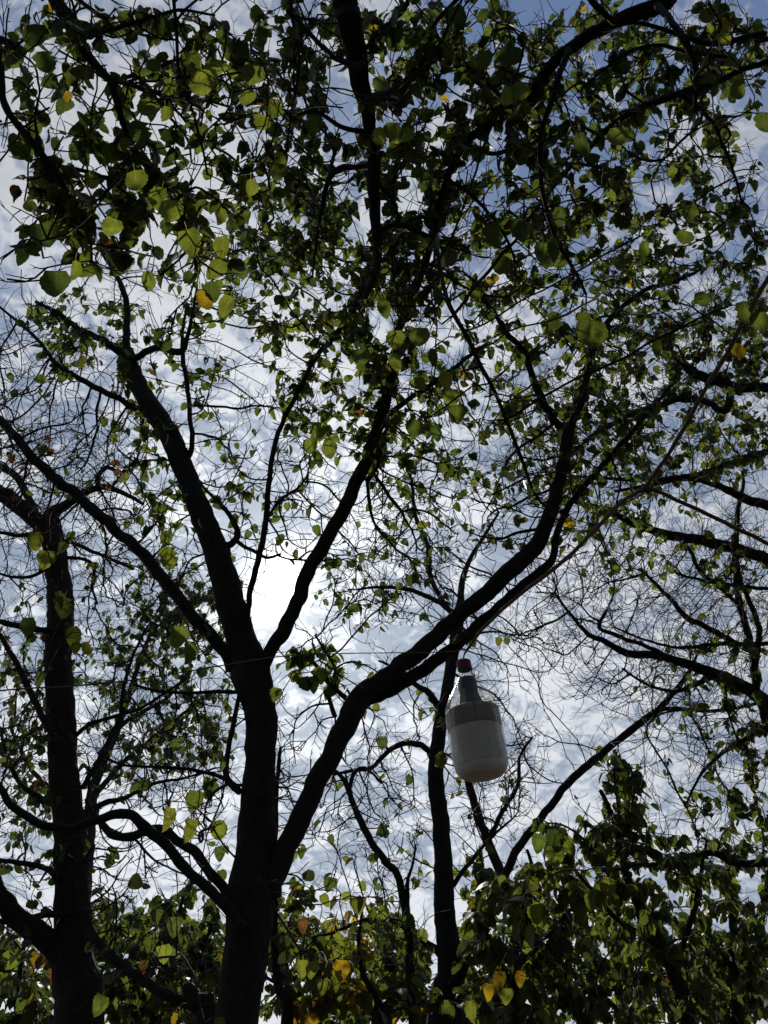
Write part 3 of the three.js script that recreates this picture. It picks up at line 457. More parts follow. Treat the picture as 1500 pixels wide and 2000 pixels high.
tree({ name: 'tree', label: 'small-leaved tree in the distance between the left edge tree and the forked tree', group: 'trees of the grove', bark: 'grey', seed: 59, fine: 0.7, fineL: 0.35, fineR: 0.0032, step: 0.12, kill: 0.14, branches: 30, leafSize: 0.085, tip: 0.0028, droop: 1.1,
  limbs: [
    { n: 'trunk', bare: 0.5, p: [[150, 2000, 40, 8.5], [160, 1800, 32], [175, 1600, 26], [185, 1530, 20], [215, 1460, 15], [238, 1400, 12], [270, 1300, 8], [300, 1220, 6]] },
    { p: [[180, 1560, 12, 8.5], [230, 1500, 10], [300, 1440, 8], [350, 1400, 6], [410, 1350, 4]] },
    { p: [[230, 1420, 10, 8.5], [280, 1390, 8], [330, 1360, 6], [370, 1310, 4]] },
    { p: [[160, 1640, 12, 8.5], [110, 1560, 10], [60, 1500, 8], [20, 1420, 5]] }],
  clumps: [[330, 1150, 80, 70, 8, 9.5, 70, 2.6, DULL], [390, 1220, 80, 70, 8, 9.5, 70, 2.6, DULL], [280, 1240, 100, 70, 8, 9.5, 70, 2.4, DULL], [220, 1320, 110, 70, 8, 9.5, 50, 1.8, DULL], [380, 1330, 80, 60, 8, 9.5, 44, 2, DULL], [350, 1440, 110, 60, 8, 9.5, 70, 2.2, DULL], [250, 1480, 110, 60, 8, 9.5, 36, 1.4, DULL], [50, 1350, 90, 140, 8, 9.5, 80, 1.8, DULL], [60, 1560, 90, 110, 8, 9.5, 50, 1.6, DULL], [430, 1130, 40, 60, 8, 9.5, 24, 2, DULL], [420, 1440, 40, 60, 8, 9.3, 20, 2, DULL]] });

tree({ name: 'tree', label: 'half-bare tree reaching in from the right edge with drooping fans of fine twigs', group: 'trees of the grove', seed: 61, fine: 1.0, fineL: 0.42, spray: 2, sprayLeaf: 0.08, tip: 0.0028, step: 0.09, kill: 0.11, branches: 80, leafSize: 0.065, stub: 0.18, tropism: -0.02,
  limbs: [
    { n: 'trunk', pre: [[3.5, -0.1, -4.9, 0.2], [3.45, 0.6, -4.85, 0.14], [3.35, 1.6, -4.8, 0.12]], p: [[1640, 1500, 52, 4.8], [1560, 1420, 40], [1500, 1374, 30], [1450, 1340, 26], [1400, 1318, 22], [1350, 1300, 19], [1290, 1281, 17], [1225, 1276, 14], [1175, 1250, 11], [1150, 1240, 9], [1110, 1195, 6], [1085, 1160, 4]] },
    { pre: [[3.35, 1.7, -4.8, 0.1]], p: [[1640, 1250, 34, 4.7], [1560, 1130, 28], [1500, 1094, 25], [1430, 1070, 25], [1370, 1055, 23], [1310, 1046, 20], [1250, 1028, 15], [1190, 1003, 13], [1130, 982, 10], [1080, 960, 7]] },
    { pre: [[3.3, 2.6, -4.7, 0.07]], p: [[1560, 1010, 24, 4.6], [1500, 990, 22], [1450, 970, 20], [1410, 952, 16], [1350, 935, 11], [1280, 945, 8], [1200, 960, 5]] },
    { pre: [[3.2, 3.2, -4.2, 0.07]], p: [[1560, 757, 23, 3.9], [1500, 757, 22], [1440, 757, 22], [1400, 745, 22], [1350, 725, 21], [1310, 690, 18], [1270, 660, 13], [1200, 640, 9], [1140, 650, 5]] },
    { p: [[1430, 760, 17, 3.9], [1415, 803, 17], [1375, 783, 16], [1325, 780, 14], [1275, 795, 12], [1225, 815, 10], [1175, 840, 10], [1135, 868, 8], [1100, 905, 5]] },
    { pre: [[3.1, 2.9, -4.4, 0.05]], p: [[1560, 860, 15, 4.3], [1500, 882, 14], [1450, 896, 13], [1400, 915, 12], [1350, 930, 10], [1250, 938, 8], [1150, 932, 5], [1090, 930, 4]] },
    { p: [[1570, 1470, 22, 4.7], [1505, 1420, 20], [1480, 1350, 18], [1470, 1275, 16], [1450, 1200, 14], [1440, 1140, 14], [1437, 1080, 12], [1440, 1000, 9], [1452, 940, 6], [1440, 880, 4]] },
    { p: [[1475, 1300, 12, 4.7], [1482, 1225, 12], [1465, 1180, 11], [1445, 1130, 8], [1440, 1090, 6]] },
    { p: [[1470, 1275, 10, 4.7], [1400, 1235, 12], [1340, 1205, 12], [1310, 1170, 9], [1280, 1140, 8], [1250, 1110, 5]] },
    { p: [[1440, 1180, 9, 4.7], [1400, 1140, 9], [1370, 1120, 9], [1350, 1080, 8], [1335, 1055, 7]] },
    { p: [[1330, 1298, 9, 4.7], [1270, 1265, 9], [1200, 1240, 9], [1170, 1225, 8], [1180, 1200, 7], [1190, 1185, 4]] },
    { p: [[1560, 1255, 9, 4.6], [1480, 1258, 9], [1400, 1258, 9], [1330, 1265, 7], [1260, 1250, 5], [1200, 1225, 4]] },
    { p: [[1560, 1150, 8, 4.6], [1500, 1150, 8], [1430, 1142, 8], [1380, 1135, 7], [1320, 1120, 5]] },
    { p: [[1400, 1318, 10, 4.7], [1350, 1340, 9], [1310, 1350, 7], [1260, 1335, 6], [1215, 1305, 4]] },
    { p: [[1560, 1400, 14, 4.5], [1500, 1418, 11], [1450, 1448, 9], [1400, 1480, 7], [1365, 1520, 5], [1340, 1570, 4]] },
    { leafy: 0.05, p: [[1340, 1386, 4, 4.7], [1290, 1395, 4], [1262, 1425, 4, 4.6], [1278, 1462, 4], [1305, 1505, 4], [1322, 1545, 4], [1345, 1585, 4], [1366, 1640, 3]] },
    { leafy: 0.05, p: [[1345, 1340, 4, 4.7], [1350, 1390, 4, 4.6], [1368, 1430, 4], [1386, 1470, 4], [1405, 1520, 4], [1430, 1560, 4], [1442, 1610, 3]] },
    { leafy: 0.055, p: [[1415, 1325, 5, 4.7], [1422, 1390, 5, 4.6], [1440, 1440, 4], [1464, 1490, 4], [1476, 1560, 4], [1492, 1640, 3]] },
    { pre: [[3.4, 1.5, -4.6, 0.06]], p: [[1570, 1690, 18, 4.4], [1500, 1686, 16], [1440, 1686, 15], [1400, 1667, 13], [1350, 1670, 10], [1300, 1687, 8], [1240, 1690, 6], [1200, 1700, 4]] },
  ],
  clumps: [
    [1160, 1170, 110, 70, 4.4, 5.4, 70, 0, DULL], [1280, 1150, 130, 80, 4.4, 5.4, 90, 0.03, DULL], [1220, 1320, 100, 60, 4.5, 5.4, 70, 0, DULL], [1330, 1330, 120, 60, 4.5, 5.4, 80, 0.05, DULL], [1400, 1200, 110, 100, 4.4, 5.4, 80, 0.05, DULL], [1100, 1120, 80, 60, 4.4, 5.2, 34, 0, DULL], [1060, 1230, 70, 60, 4.5, 5.3, 26, 0, DULL], [1350, 1430, 110, 50, 4.4, 5.2, 30, 0.2, DULL], [1440, 1080, 80, 90, 4.3, 5, 40, 0.4, DULL],
    [1260, 1010, 120, 50, 4.2, 5, 40, 1.8, LIGHT], [1250, 1080, 80, 40, 4.3, 4.8, 16, 1.6, LIGHT], [1180, 1090, 40, 30, 4.3, 4.7, 6, 2, DARK], [1420, 1280, 70, 60, 4.4, 5, 24, 1.6, DARK], [1440, 1370, 60, 50, 4.3, 4.9, 18, 1.8, GREEN], [1420, 1110, 70, 60, 4.3, 5, 22, 1.5, GREEN],
    [1350, 870, 150, 80, 3.9, 4.8, 80, 1.8, DARK], [1440, 840, 90, 90, 3.8, 4.6, 50, 2.4, GREEN], [1220, 760, 130, 80, 3.8, 4.6, 70, 2.2, DARK], [1360, 680, 130, 80, 3.6, 4.4, 80, 2.6, DARK], [1440, 600, 80, 100, 3.4, 4.2, 60, 2.4, DARK], [1270, 650, 110, 70, 3.6, 4.4, 50, 2.2, GREEN], [1130, 850, 110, 80, 3.9, 4.8, 50, 1.8, DARK], [1060, 800, 90, 80, 3.9, 4.8, 40, 1.5, DARK], [1470, 700, 60, 60, 3.6, 4.2, 24, 2.6, DARK], [1040, 940, 90, 60, 4, 4.9, 34, 1, DULL],
    [1470, 1500, 50, 80, 4.2, 4.8, 24, 2.2, GREEN], [1440, 1600, 70, 50, 4.1, 4.7, 18, 1.8, DARK], [1320, 1640, 60, 40, 4.1, 4.6, 10, 1.6, DARK],
  ] });

// ---------------------------------------------------------------- trees round the camera whose limbs arch overhead
tree({ name: 'tree', label: 'tree behind the viewer whose thick dark limb hangs down from the top middle edge', group: 'trees arching overhead', mode: 'z', seed: 71, fine: 0.6, more: 1.55, bareMore: 3, spray: 1.6, step: 0.055, kill: 0.075, crown: [[-0.2, 4.8, 2.2, 2, 0.9, 1.8, 380, 6, DARK, 0.12], [0.3, 5.2, 0.0, 1.8, 0.5, 1, 240, 6, DARK, 0.11]], branches: 40, leafSize: 0.06,  // crown is unseen foliage added over and behind the viewer for shade
  limbs: [
    { n: 'trunk', bare: 1, pre: [[-0.3, -0.1, 2.6, 0.16], [-0.3, 1, 2.55, 0.13], [-0.28, 2.4, 2.3, 0.12], [-0.25, 3.8, 1.2, 0.09], [-0.2, 4.35, 0, 0.07]], p: [[668, -60, 62, 2.7], [683, 40, 58], [695, 100, 50], [705, 160, 45], [718, 220, 33], [726, 280, 28], [730, 350, 30], [732, 420, 26], [738, 480, 19, 3], [735, 530, 14], [712, 580, 12, 3.3]] },
    { bare: 0.3, p: [[728, 325, 18, 2.9], [700, 326, 15], [665, 330, 14], [642, 350, 12], [630, 400, 9], [618, 475, 6, 3.1], [610, 540, 4]] },
    { bare: 0.3, p: [[735, 455, 12, 2.95], [767, 440, 11], [800, 447, 10], [833, 460, 8], [870, 490, 5]] },
    { p: [[700, 130, 14, 2.7], [650, 110, 10, 2.5], [600, 60, 8], [560, 20, 6, 2.3]] },
    { p: [[714, 200, 14, 2.75], [760, 180, 11, 2.6], [800, 150, 8], [850, 120, 6, 2.4]] },
    { p: [[722, 260, 12, 2.8], [670, 250, 9], [620, 220, 7], [580, 225, 5, 2.7]] },
    { p: [[565, -30, 6, 2.4], [575, 60, 6], [585, 125, 5], [568, 225, 4], [560, 300, 3]] },
    { p: [[740, 360, 10, 2.9], [770, 400, 8], [790, 480, 6, 3.1], [800, 560, 4]] },
  ],
  clumps: [
    [600, 60, 120, 70, 2.85, 3.55, 34, 2.6, DARK], [560, 180, 110, 70, 2.85, 3.55, 34, 2.4, GREEN], [780, 110, 90, 100, 2.75, 3.55, 44, 3, DARK], [770, 240, 80, 70, 2.75, 3.45, 30, 3, GREEN], [620, 330, 120, 90, 3.35, 4.35, 60, 2.6, DARK], [560, 270, 80, 60, 3.25, 4.05, 26, 2, GREEN], [800, 370, 90, 90, 3.15, 3.95, 44, 3, DARK], [770, 520, 70, 90, 3.35, 4.05, 36, 3, DARK], [640, 480, 90, 70, 3.45, 4.35, 40, 2.6, GREEN], [840, 560, 60, 80, 3.45, 4.05, 22, 2.4, GREEN], [670, 60, 80, 80, 3.45, 4.15, 30, 2.5, DARK],
  ],
  singles: [[765, 250, 46, 2.1, 0], [742, 258, 44, 2.1, 2], [735, 160, 44, 2.1, 1], [800, 260, 44, 2.1, 0], [700, 690, 36, 2.5, 1], [770, 655, 40, 2.5, 2], [820, 650, 42, 2.5, 1], [765, 700, 40, 2.5, 0], [850, 575, 40, 2.4, 3], [740, 600, 40, 2.4, 0], [815, 745, 34, 2.6, 0], [870, 735, 38, 2.6, 2], [880, 770, 40, 2.6, 2], [818, 830, 40, 2.6, 1], [845, 840, 36, 2.6, 3], [850, 690, 36, 2.6, 3]] });

tree({ name: 'tree', label: 'tree outside the frame on the right whose dark limbs arch over the top right corner', group: 'trees arching overhead', mode: 'z', seed: 73, fine: 0.6, more: 1.55, bareMore: 3, spray: 1.6, step: 0.06, kill: 0.08, crown: [[3.0, 4.0, 1.6, 1.5, 1.1, 1.8, 260, 5, DARK, 0.11], [3.0, 4.4, -1.2, 1, 0.8, 1, 120, 5, DARK, 0.1]], branches: 60, leafSize: 0.06,  // crown lies out of view, added to block sky light from the right
  limbs: [
    { n: 'trunk', bare: 0.5, pre: [[2.9, -0.1, 0.6, 0.17], [2.8, 1.2, 0.5, 0.13], [2.6, 2.6, 0.2, 0.11], [2.0, 3.7, -0.3, 0.07]], p: [[1390, -60, 46, 2.8], [1300, 5, 38], [1250, 25, 34], [1200, 45, 31], [1150, 70, 30], [1100, 105, 28], [1060, 150, 25], [1030, 190, 21], [990, 220, 19], [940, 250, 17], [905, 285, 16], [876, 340, 17], [858, 405, 17], [843, 465, 14], [832, 515, 11, 3.4], [812, 570, 8]] },
    { bare: 0.2, p: [[1110, 98, 14, 2.8], [1094, 140, 12, 2.7], [1080, 190, 12], [1060, 250, 11], [1055, 325, 10, 2.7], [1065, 400, 9], [1090, 475, 8], [1120, 525, 7], [1145, 575, 5, 2.9]] },
    { bare: 0.5, p: [[1285, 10, 18, 2.75], [1305, 35, 17], [1330, 70, 16, 2.5], [1355, 115, 14], [1360, 165, 11], [1358, 220, 6]] },
    { bare: 0.3, pre: [[2.5, 3.1, -0.2, 0.06], [2.0, 3.6, -0.9, 0.045]], p: [[1570, 100, 18, 3], [1500, 120, 16], [1450, 135, 15], [1400, 160, 15], [1325, 185, 14], [1250, 210, 12], [1190, 250, 11], [1150, 290, 10], [1110, 330, 9], [1070, 380, 7, 3.3], [1030, 430, 5]] },
    { pre: [[2.4, 3.3, -0.3, 0.04]], p: [[1560, 60, 11, 2.9], [1490, 65, 10], [1400, 85, 10], [1350, 75, 9], [1250, 45, 7], [1180, 60, 5]] },
    { p: [[1420, 112, 8, 2.95], [1350, 103, 8], [1290, 90, 8], [1230, 100, 7], [1175, 140, 6], [1130, 180, 4]] },
    { bare: 0.2, p: [[846, 450, 9, 3.3], [852, 480, 9, 2.6], [862, 540, 9], [880, 600, 9, 2.3], [910, 655, 9], [940, 715, 9], [970, 775, 8], [995, 835, 8], [1020, 900, 7], [1045, 965, 6], [1080, 1003, 4, 2.3]] },
    { p: [[1200, 45, 16, 2.8], [1160, 5, 13], [1130, -40, 10]] },
    { p: [[1000, 212, 11, 2.9], [960, 170, 9], [900, 120, 8], [850, 70, 6, 3.1]] },
    { p: [[1330, 185, 10, 3], [1390, 240, 8], [1430, 330, 6, 3.2], [1450, 400, 4]] },
    { p: [[910, 285, 10, 3], [960, 300, 9], [1030, 285, 7], [1090, 265, 5]] },
    { p: [[870, 350, 9, 3.1], [920, 380, 8], [980, 450, 6, 3.3], [1010, 520, 4]] },
  ],
  clumps: [
    [900, 60, 120, 80, 3.2, 4.1, 56, 2.8, DARK], [1000, 150, 110, 90, 3, 3.9, 54, 3, DARK], [920, 190, 90, 80, 2.9, 3.7, 40, 2.8, DARK], [880, 300, 80, 70, 3.1, 3.8, 32, 2.8, GREEN], [1050, 290, 90, 60, 2.8, 3.5, 34, 3, DARK], [1170, 80, 130, 90, 3.3, 4.3, 60, 2.6, DARK], [1300, 120, 110, 90, 3.2, 4.1, 44, 2.2, DARK], [1410, 60, 90, 70, 3, 3.9, 34, 2.2, GREEN], [1420, 170, 90, 80, 3.3, 4.1, 34, 2, GREEN], [1180, 200, 110, 80, 3.1, 4, 46, 2.4, DARK], [1290, 240, 120, 80, 3.3, 4.3, 46, 2.2, DARK], [1000, 400, 130, 90, 3.3, 4.3, 60, 2.6, GREEN], [1130, 390, 120, 90, 3.5, 4.5, 56, 2.2, GREEN], [1270, 360, 130, 80, 3.5, 4.7, 56, 2.2, GREEN], [1410, 340, 90, 90, 3.6, 4.7, 40, 2, DARK], [1430, 460, 80, 90, 3.7, 4.7, 44, 2.2, DARK], [1240, 470, 130, 80, 3.6, 4.7, 56, 2, GREEN], [960, 520, 110, 80, 3.5, 4.4, 44, 2.2, GREEN], [1100, 500, 90, 70, 3.5, 4.4, 36, 2, GREEN], [900, 440, 80, 80, 3.5, 4.3, 34, 2.5, DARK],
  ],
  singles: [[1100, 415, 50, 2, 3], [1010, 440, 54, 1.9, 3], [1060, 490, 60, 1.9, 3], [1090, 480, 56, 1.9, 1], [955, 450, 52, 2, 1], [985, 510, 44, 2.1, 1], [1165, 640, 62, 1.8, 0], [1140, 620, 48, 1.9, 0], [1090, 620, 40, 2.1, 3], [1350, 410, 40, 2.2, 0], [1265, 480, 40, 2.2, 0], [1220, 510, 40, 2.2, 1], [1342, 460, 34, 2.3, 0], [1360, 580, 34, 2.4, 0], [1290, 670, 40, 2.3, 1], [1437, 680, 36, 2.3, 4], [1226, 714, 24, 2.6, 5], [1380, 25, 40, 2.2, 0], [1410, 45, 30, 2.2, 4], [1405, 70, 34, 2.2, 2], [1450, 600, 50, 2, 1], [1480, 620, 44, 2, 0], [1210, 260, 46, 2.2, 0], [1130, 270, 54, 2.1, 3], [1000, 180, 46, 2.1, 2], [1020, 170, 40, 2.1, 0], [970, 540, 20, 2.8, 4], [960, 545, 18, 2.8, 4], [1450, 170, 40, 2.2, 0], [1490, 230, 44, 2.1, 1], [890, 800, 40, 2.4, 1], [935, 570, 28, 2.5, 2], [1000, 100, 46, 2.1, 3], [945, 110, 44, 2.1, 1]] });

tree({ name: 'tree', label: 'tree outside the frame on the left with large round backlit leaves in the top left', group: 'trees arching overhead', mode: 'z', seed: 79, fine: 0.4, more: 1.15, bareMore: 3, spray: 2, step: 0.05, kill: 0.07, crown: [[-2.8, 3.8, 1.5, 1.5, 1.1, 1.8, 260, 5, DARK, 0.11], [-2.9, 4.2, -0.8, 1, 0.8, 1, 120, 5, DARK, 0.1]], branches: 50, leafSize: 0.058,  // crown is an out-of-view leaf mass added to shade the left side
  limbs: [
    { n: 'trunk', bare: 0.4, pre: [[-2.3, -0.1, 0.7, 0.17], [-2.2, 1.2, 0.6, 0.13], [-2.0, 2.6, 0.2, 0.1], [-1.6, 3.5, -0.2, 0.06]], p: [[88, -60, 38, 2.5], [105, -10, 36], [125, 25, 34], [143, 60, 32], [160, 95, 26], [190, 130, 20], [215, 155, 15], [240, 240, 12], [268, 300, 12], [300, 340, 11, 2.3], [345, 395, 9], [370, 460, 6], [385, 530, 4, 2.1]] },
    { p: [[215, 155, 11, 2.5], [270, 170, 9], [330, 185, 7], [400, 195, 5, 2.2], [450, 210, 4]] },
    { pre: [[-2.0, 2.7, -0.1, 0.04]], p: [[-50, 60, 20, 2.3], [-6, 105, 18], [3, 160, 18], [6, 195, 18], [30, 240, 19], [65, 280, 19], [95, 320, 17], [120, 360, 13], [150, 405, 9, 2.2], [175, 460, 6], [180, 520, 4]] },
    { p: [[150, 75, 14, 2.4], [210, 60, 10, 2.2], [280, 40, 8], [350, 20, 6], [420, 30, 4]] },
    { p: [[335, -30, 7, 2.1], [345, 60, 7], [350, 140, 6], [375, 215, 6], [395, 290, 5], [405, 340, 4]] },
    { p: [[100, 325, 9, 2.3], [150, 330, 8], [210, 350, 7], [260, 390, 5], [300, 430, 4, 2.1]] },
  ],
  clumps: [
    [250, 60, 130, 80, 2.2, 2.9, 34, 2.2, DARK], [380, 80, 110, 80, 2.2, 2.9, 34, 2.4, DARK], [340, 170, 110, 60, 2.1, 2.7, 24, 2, GREEN], [450, 150, 80, 80, 2.3, 2.9, 24, 2.2, GREEN], [180, 210, 90, 60, 2.3, 2.9, 20, 1.8, DARK], [230, 300, 110, 60, 2.2, 2.8, 28, 2.4, DARK], [110, 260, 80, 70, 2.3, 2.9, 20, 2, DARK], [90, 370, 80, 60, 2.2, 2.7, 24, 2.6, GREEN], [220, 390, 110, 60, 2.1, 2.6, 28, 2.6, GREEN], [370, 330, 110, 60, 2.2, 2.7, 26, 2.4, DARK], [470, 330, 70, 60, 2.3, 2.9, 18, 2, DARK], [340, 430, 120, 60, 2.1, 2.6, 26, 2.4, GREEN], [160, 460, 110, 60, 2.1, 2.6, 24, 2.2, GREEN], [270, 520, 90, 50, 2.2, 2.6, 14, 2, GREEN], [420, 500, 60, 70, 2.1, 2.5, 14, 2.2, GREEN], [60, 60, 60, 70, 2.3, 2.8, 14, 1.6, DARK], [480, 420, 70, 60, 2.4, 3, 18, 2.2, GREEN], [80, 160, 60, 50, 2.3, 2.8, 8, 1.4, DARK], [60, 470, 60, 50, 2.2, 2.7, 10, 2, DARK],
  ],
  singles: [[391, 150, 60, 1.7, 2, 0.1], [430, 130, 50, 1.8, 2], [287, 205, 44, 1.9, 2], [322, 215, 36, 2, 2], [380, 110, 54, 1.8, 0], [335, 165, 46, 1.9, 0], [275, 250, 50, 1.9, 3], [86, 112, 48, 1.9, 3], [65, 60, 56, 1.9, 3], [108, 50, 54, 1.9, 3], [15, 110, 44, 1.9, 3], [490, 360, 44, 1.9, 2], [433, 415, 40, 1.9, 2], [330, 405, 56, 1.7, 2], [320, 378, 46, 1.8, 0], [360, 465, 60, 1.7, 2], [432, 475, 50, 1.8, 2], [385, 580, 52, 1.8, 4, 0.4], [455, 590, 46, 1.8, 2], [435, 520, 50, 1.8, 2], [150, 520, 48, 1.8, 2], [108, 545, 62, 1.7, 3], [290, 540, 46, 1.8, 0], [410, 560, 44, 1.8, 1], [75, 450, 56, 1.8, 3], [170, 345, 44, 1.9, 2], [260, 345, 50, 1.8, 2], [540, 305, 42, 2, 2], [545, 330, 40, 2, 1], [500, 135, 46, 1.9, 0], [520, 235, 36, 2, 2], [545, 205, 38, 2, 0], [315, 440, 44, 1.8, 0], [230, 440, 44, 1.8, 2], [36, 115, 40, 1.9, 1], [480, 185, 40, 2, 2]] });

// unseen trees added behind and beside the viewer to shade the near sides
[[-4.2, 5.2, 'unseen tree added for shade far behind the viewer on the left side', 131], [0.2, 6.0, 'unseen tree added for shade straight behind the viewer', 137], [4.6, 5.0, 'unseen tree added for shade far behind the viewer on the right side', 139], [-6.6, 0.6, 'unseen tree added for shade well to the left of the viewer', 149], [6.9, 0.4, 'unseen tree added for shade well to the right of the viewer', 151]].forEach(([x, z, label, seed]) => tree({ name: 'tree', label, group: 'unseen shade trees round the viewer', seed, step: 0.22, kill: 0.3, branches: 10, singleLeaves: 0, tip: 0.006, spray: 0,
  limbs: [{ n: 'trunk', pre: [[x, -0.1, z, 0.2], [x + 0.1, 1.2, z, 0.14], [x - 0.1, 2.6, z, 0.11], [x, 4.2, z - 0.2, 0.07], [x + 0.1, 5.6, z - 0.5, 0.03]], p: [] }],
  crown: [[x, 3.8, z, 2.7, 3.4, 2.0, 800, 6, DARK, 0.2], [x, 6.4, z - (z > 2 ? 1.4 : 0), 2.4, 1.3, 2.2, 420, 6, DARK, 0.2]] }));

// ---------------------------------------------------------------- shrubs along the bottom
tree({ name: 'shrub', label: 'tall leafy shrub with a pointed top under the thorny branch at lower right', category: 'shrub', group: 'shrubs along the bottom', leaf: HEART_LEAF, more: 1.2, spray: 0.3, fine: 0.2, seed: 83, step: 0.08, kill: 0.1, branches: 30, leafSize: 0.076, droop: 0.95, tropism: 0.2,
  limbs: [
    { n: 'trunk', p: [[1345, 2000, 32, 5], [1315, 1900, 29], [1280, 1825, 25], [1240, 1750, 21], [1218, 1690, 16], [1210, 1620, 11], [1208, 1560, 7], [1206, 1490, 4]] },
    { p: [[1215, 1660, 11, 5], [1195, 1590, 10], [1172, 1545, 9]] },
    { leafy: 0.085, p: [[1212, 1600, 5, 4.9], [1204, 1550, 5], [1200, 1500, 4], [1208, 1455, 3]] },
    { leafy: 0.09, p: [[1216, 1640, 5, 4.8], [1232, 1580, 5], [1240, 1530, 4], [1228, 1490, 3]] },
    { leafy: 0.085, pal: LIGHT, p: [[1180, 1700, 5, 4.7], [1140, 1640, 5], [1100, 1612, 4], [1070, 1608, 3]] },
    { p: [[1290, 1850, 12, 4.9], [1200, 1790, 10], [1140, 1720, 8], [1090, 1660, 6], [1050, 1630, 4]] },
    { p: [[1310, 1900, 14, 5], [1350, 1800, 11], [1370, 1700, 8], [1380, 1640, 5]] }],
  clumps: [[1215, 1530, 45, 65, 4.6, 5.2, 26, 3, GREEN], [1215, 1620, 80, 60, 4.5, 5.3, 40, 3.2, GREEN], [1120, 1610, 80, 50, 4.4, 5.2, 26, 2.8, GREEN], [1170, 1720, 130, 70, 4.3, 5.4, 70, 3, LIGHT], [1300, 1760, 120, 90, 4.4, 5.6, 66, 3, GREEN], [1220, 1860, 150, 80, 4.4, 5.6, 60, 3, GREEN], [1280, 1950, 150, 60, 4.3, 5.4, 44, 3, DARK], [1080, 1650, 50, 40, 4.2, 4.8, 8, 2, GREEN], [1300, 1660, 60, 50, 4.6, 5.3, 18, 3, DARK]],
  singles: [[1060, 1640, 38, 4, 1], [1085, 1665, 44, 4, 0], [1082, 1630, 42, 4, 3], [1102, 1645, 34, 4, 2]] });
tree({ name: 'shrub', label: 'dark dense shrub filling the bottom right corner', category: 'shrub', group: 'shrubs along the bottom', leaf: HEART_LEAF, more: 1.2, spray: 0.3, fine: 0.2, seed: 89, step: 0.09, kill: 0.11, branches: 20, leafSize: 0.076, droop: 0.95, tropism: 0.1,
  limbs: [
    { n: 'trunk', p: [[1445, 2020, 26, 5.6], [1440, 1900, 22], [1432, 1800, 16], [1425, 1720, 9], [1420, 1650, 5]] },
    { p: [[1440, 1920, 12, 5.6], [1480, 1830, 10], [1500, 1740, 6]] }, { p: [[1440, 1900, 12, 5.6], [1380, 1820, 9], [1350, 1740, 5]] }],
  clumps: [[1420, 1680, 70, 70, 5.2, 6.2, 36, 3, DARK], [1440, 1800, 90, 80, 5, 6.2, 60, 3.4, DARK], [1420, 1920, 110, 80, 5, 6.2, 70, 3.4, DARK], [1360, 1720, 60, 60, 5.3, 6.2, 26, 3, DARK], [1480, 1740, 50, 60, 5, 5.8, 20, 2, LIGHT], [1460, 1660, 60, 50, 5, 5.8, 24, 2.4, DARK], [1330, 1960, 100, 50, 5.4, 6.4, 40, 3, DARK], [1450, 1860, 70, 60, 5.2, 6.2, 40, 3, GREEN]] });
tree({ name: 'shrub', label: 'light green shrub in the gap right of the slim tree, below the hanging lamp', category: 'shrub', group: 'shrubs along the bottom', leaf: HEART_LEAF, more: 1.2, spray: 0.3, fine: 0.2, seed: 97, step: 0.08, kill: 0.1, branches: 20, leafSize: 0.085, tropism: 0.2,
  limbs: [{ n: 'trunk', p: [[1010, 2020, 18, 4.4], [1005, 1930, 15], [1015, 1850, 12], [1030, 1770, 8], [1040, 1700, 5]] }, { p: [[1006, 1930, 10, 4.4], [960, 1850, 8], [940, 1770, 6], [930, 1710, 4]] }, { p: [[1010, 1890, 10, 4.4], [1070, 1830, 8], [1120, 1770, 5]] }],
  clumps: [[1030, 1740, 90, 50, 4, 4.8, 34, 2.8, LIGHT], [960, 1710, 70, 50, 4.2, 5, 22, 2.4, LIGHT], [1080, 1760, 80, 50, 3.9, 4.8, 26, 2.8, LIGHT], [980, 1800, 90, 50, 4.1, 5, 30, 2.8, LIGHT], [1000, 1900, 110, 60, 4.2, 5.2, 40, 2.8, GREEN], [1080, 1870, 80, 60, 4.3, 5.2, 24, 2.6, DARK], [980, 1970, 110, 40, 4.2, 5, 24, 2.6, GREEN], [1010, 1780, 60, 40, 3.8, 4.2, 8, 2, LIGHT]],
  singles: [[978, 1905, 34, 3.4, 4], [960, 1930, 32, 3.4, 4], [990, 1940, 34, 3.4, 6], [1020, 1905, 32, 3.4, 4], [920, 1965, 40, 3.4, 6], [1040, 1780, 46, 3.4, 2], [1060, 1775, 44, 3.4, 2], [1180, 1735, 46, 3.4, 2], [1195, 1725, 40, 3.4, 6], [1165, 1750, 40, 3.4, 0]] });
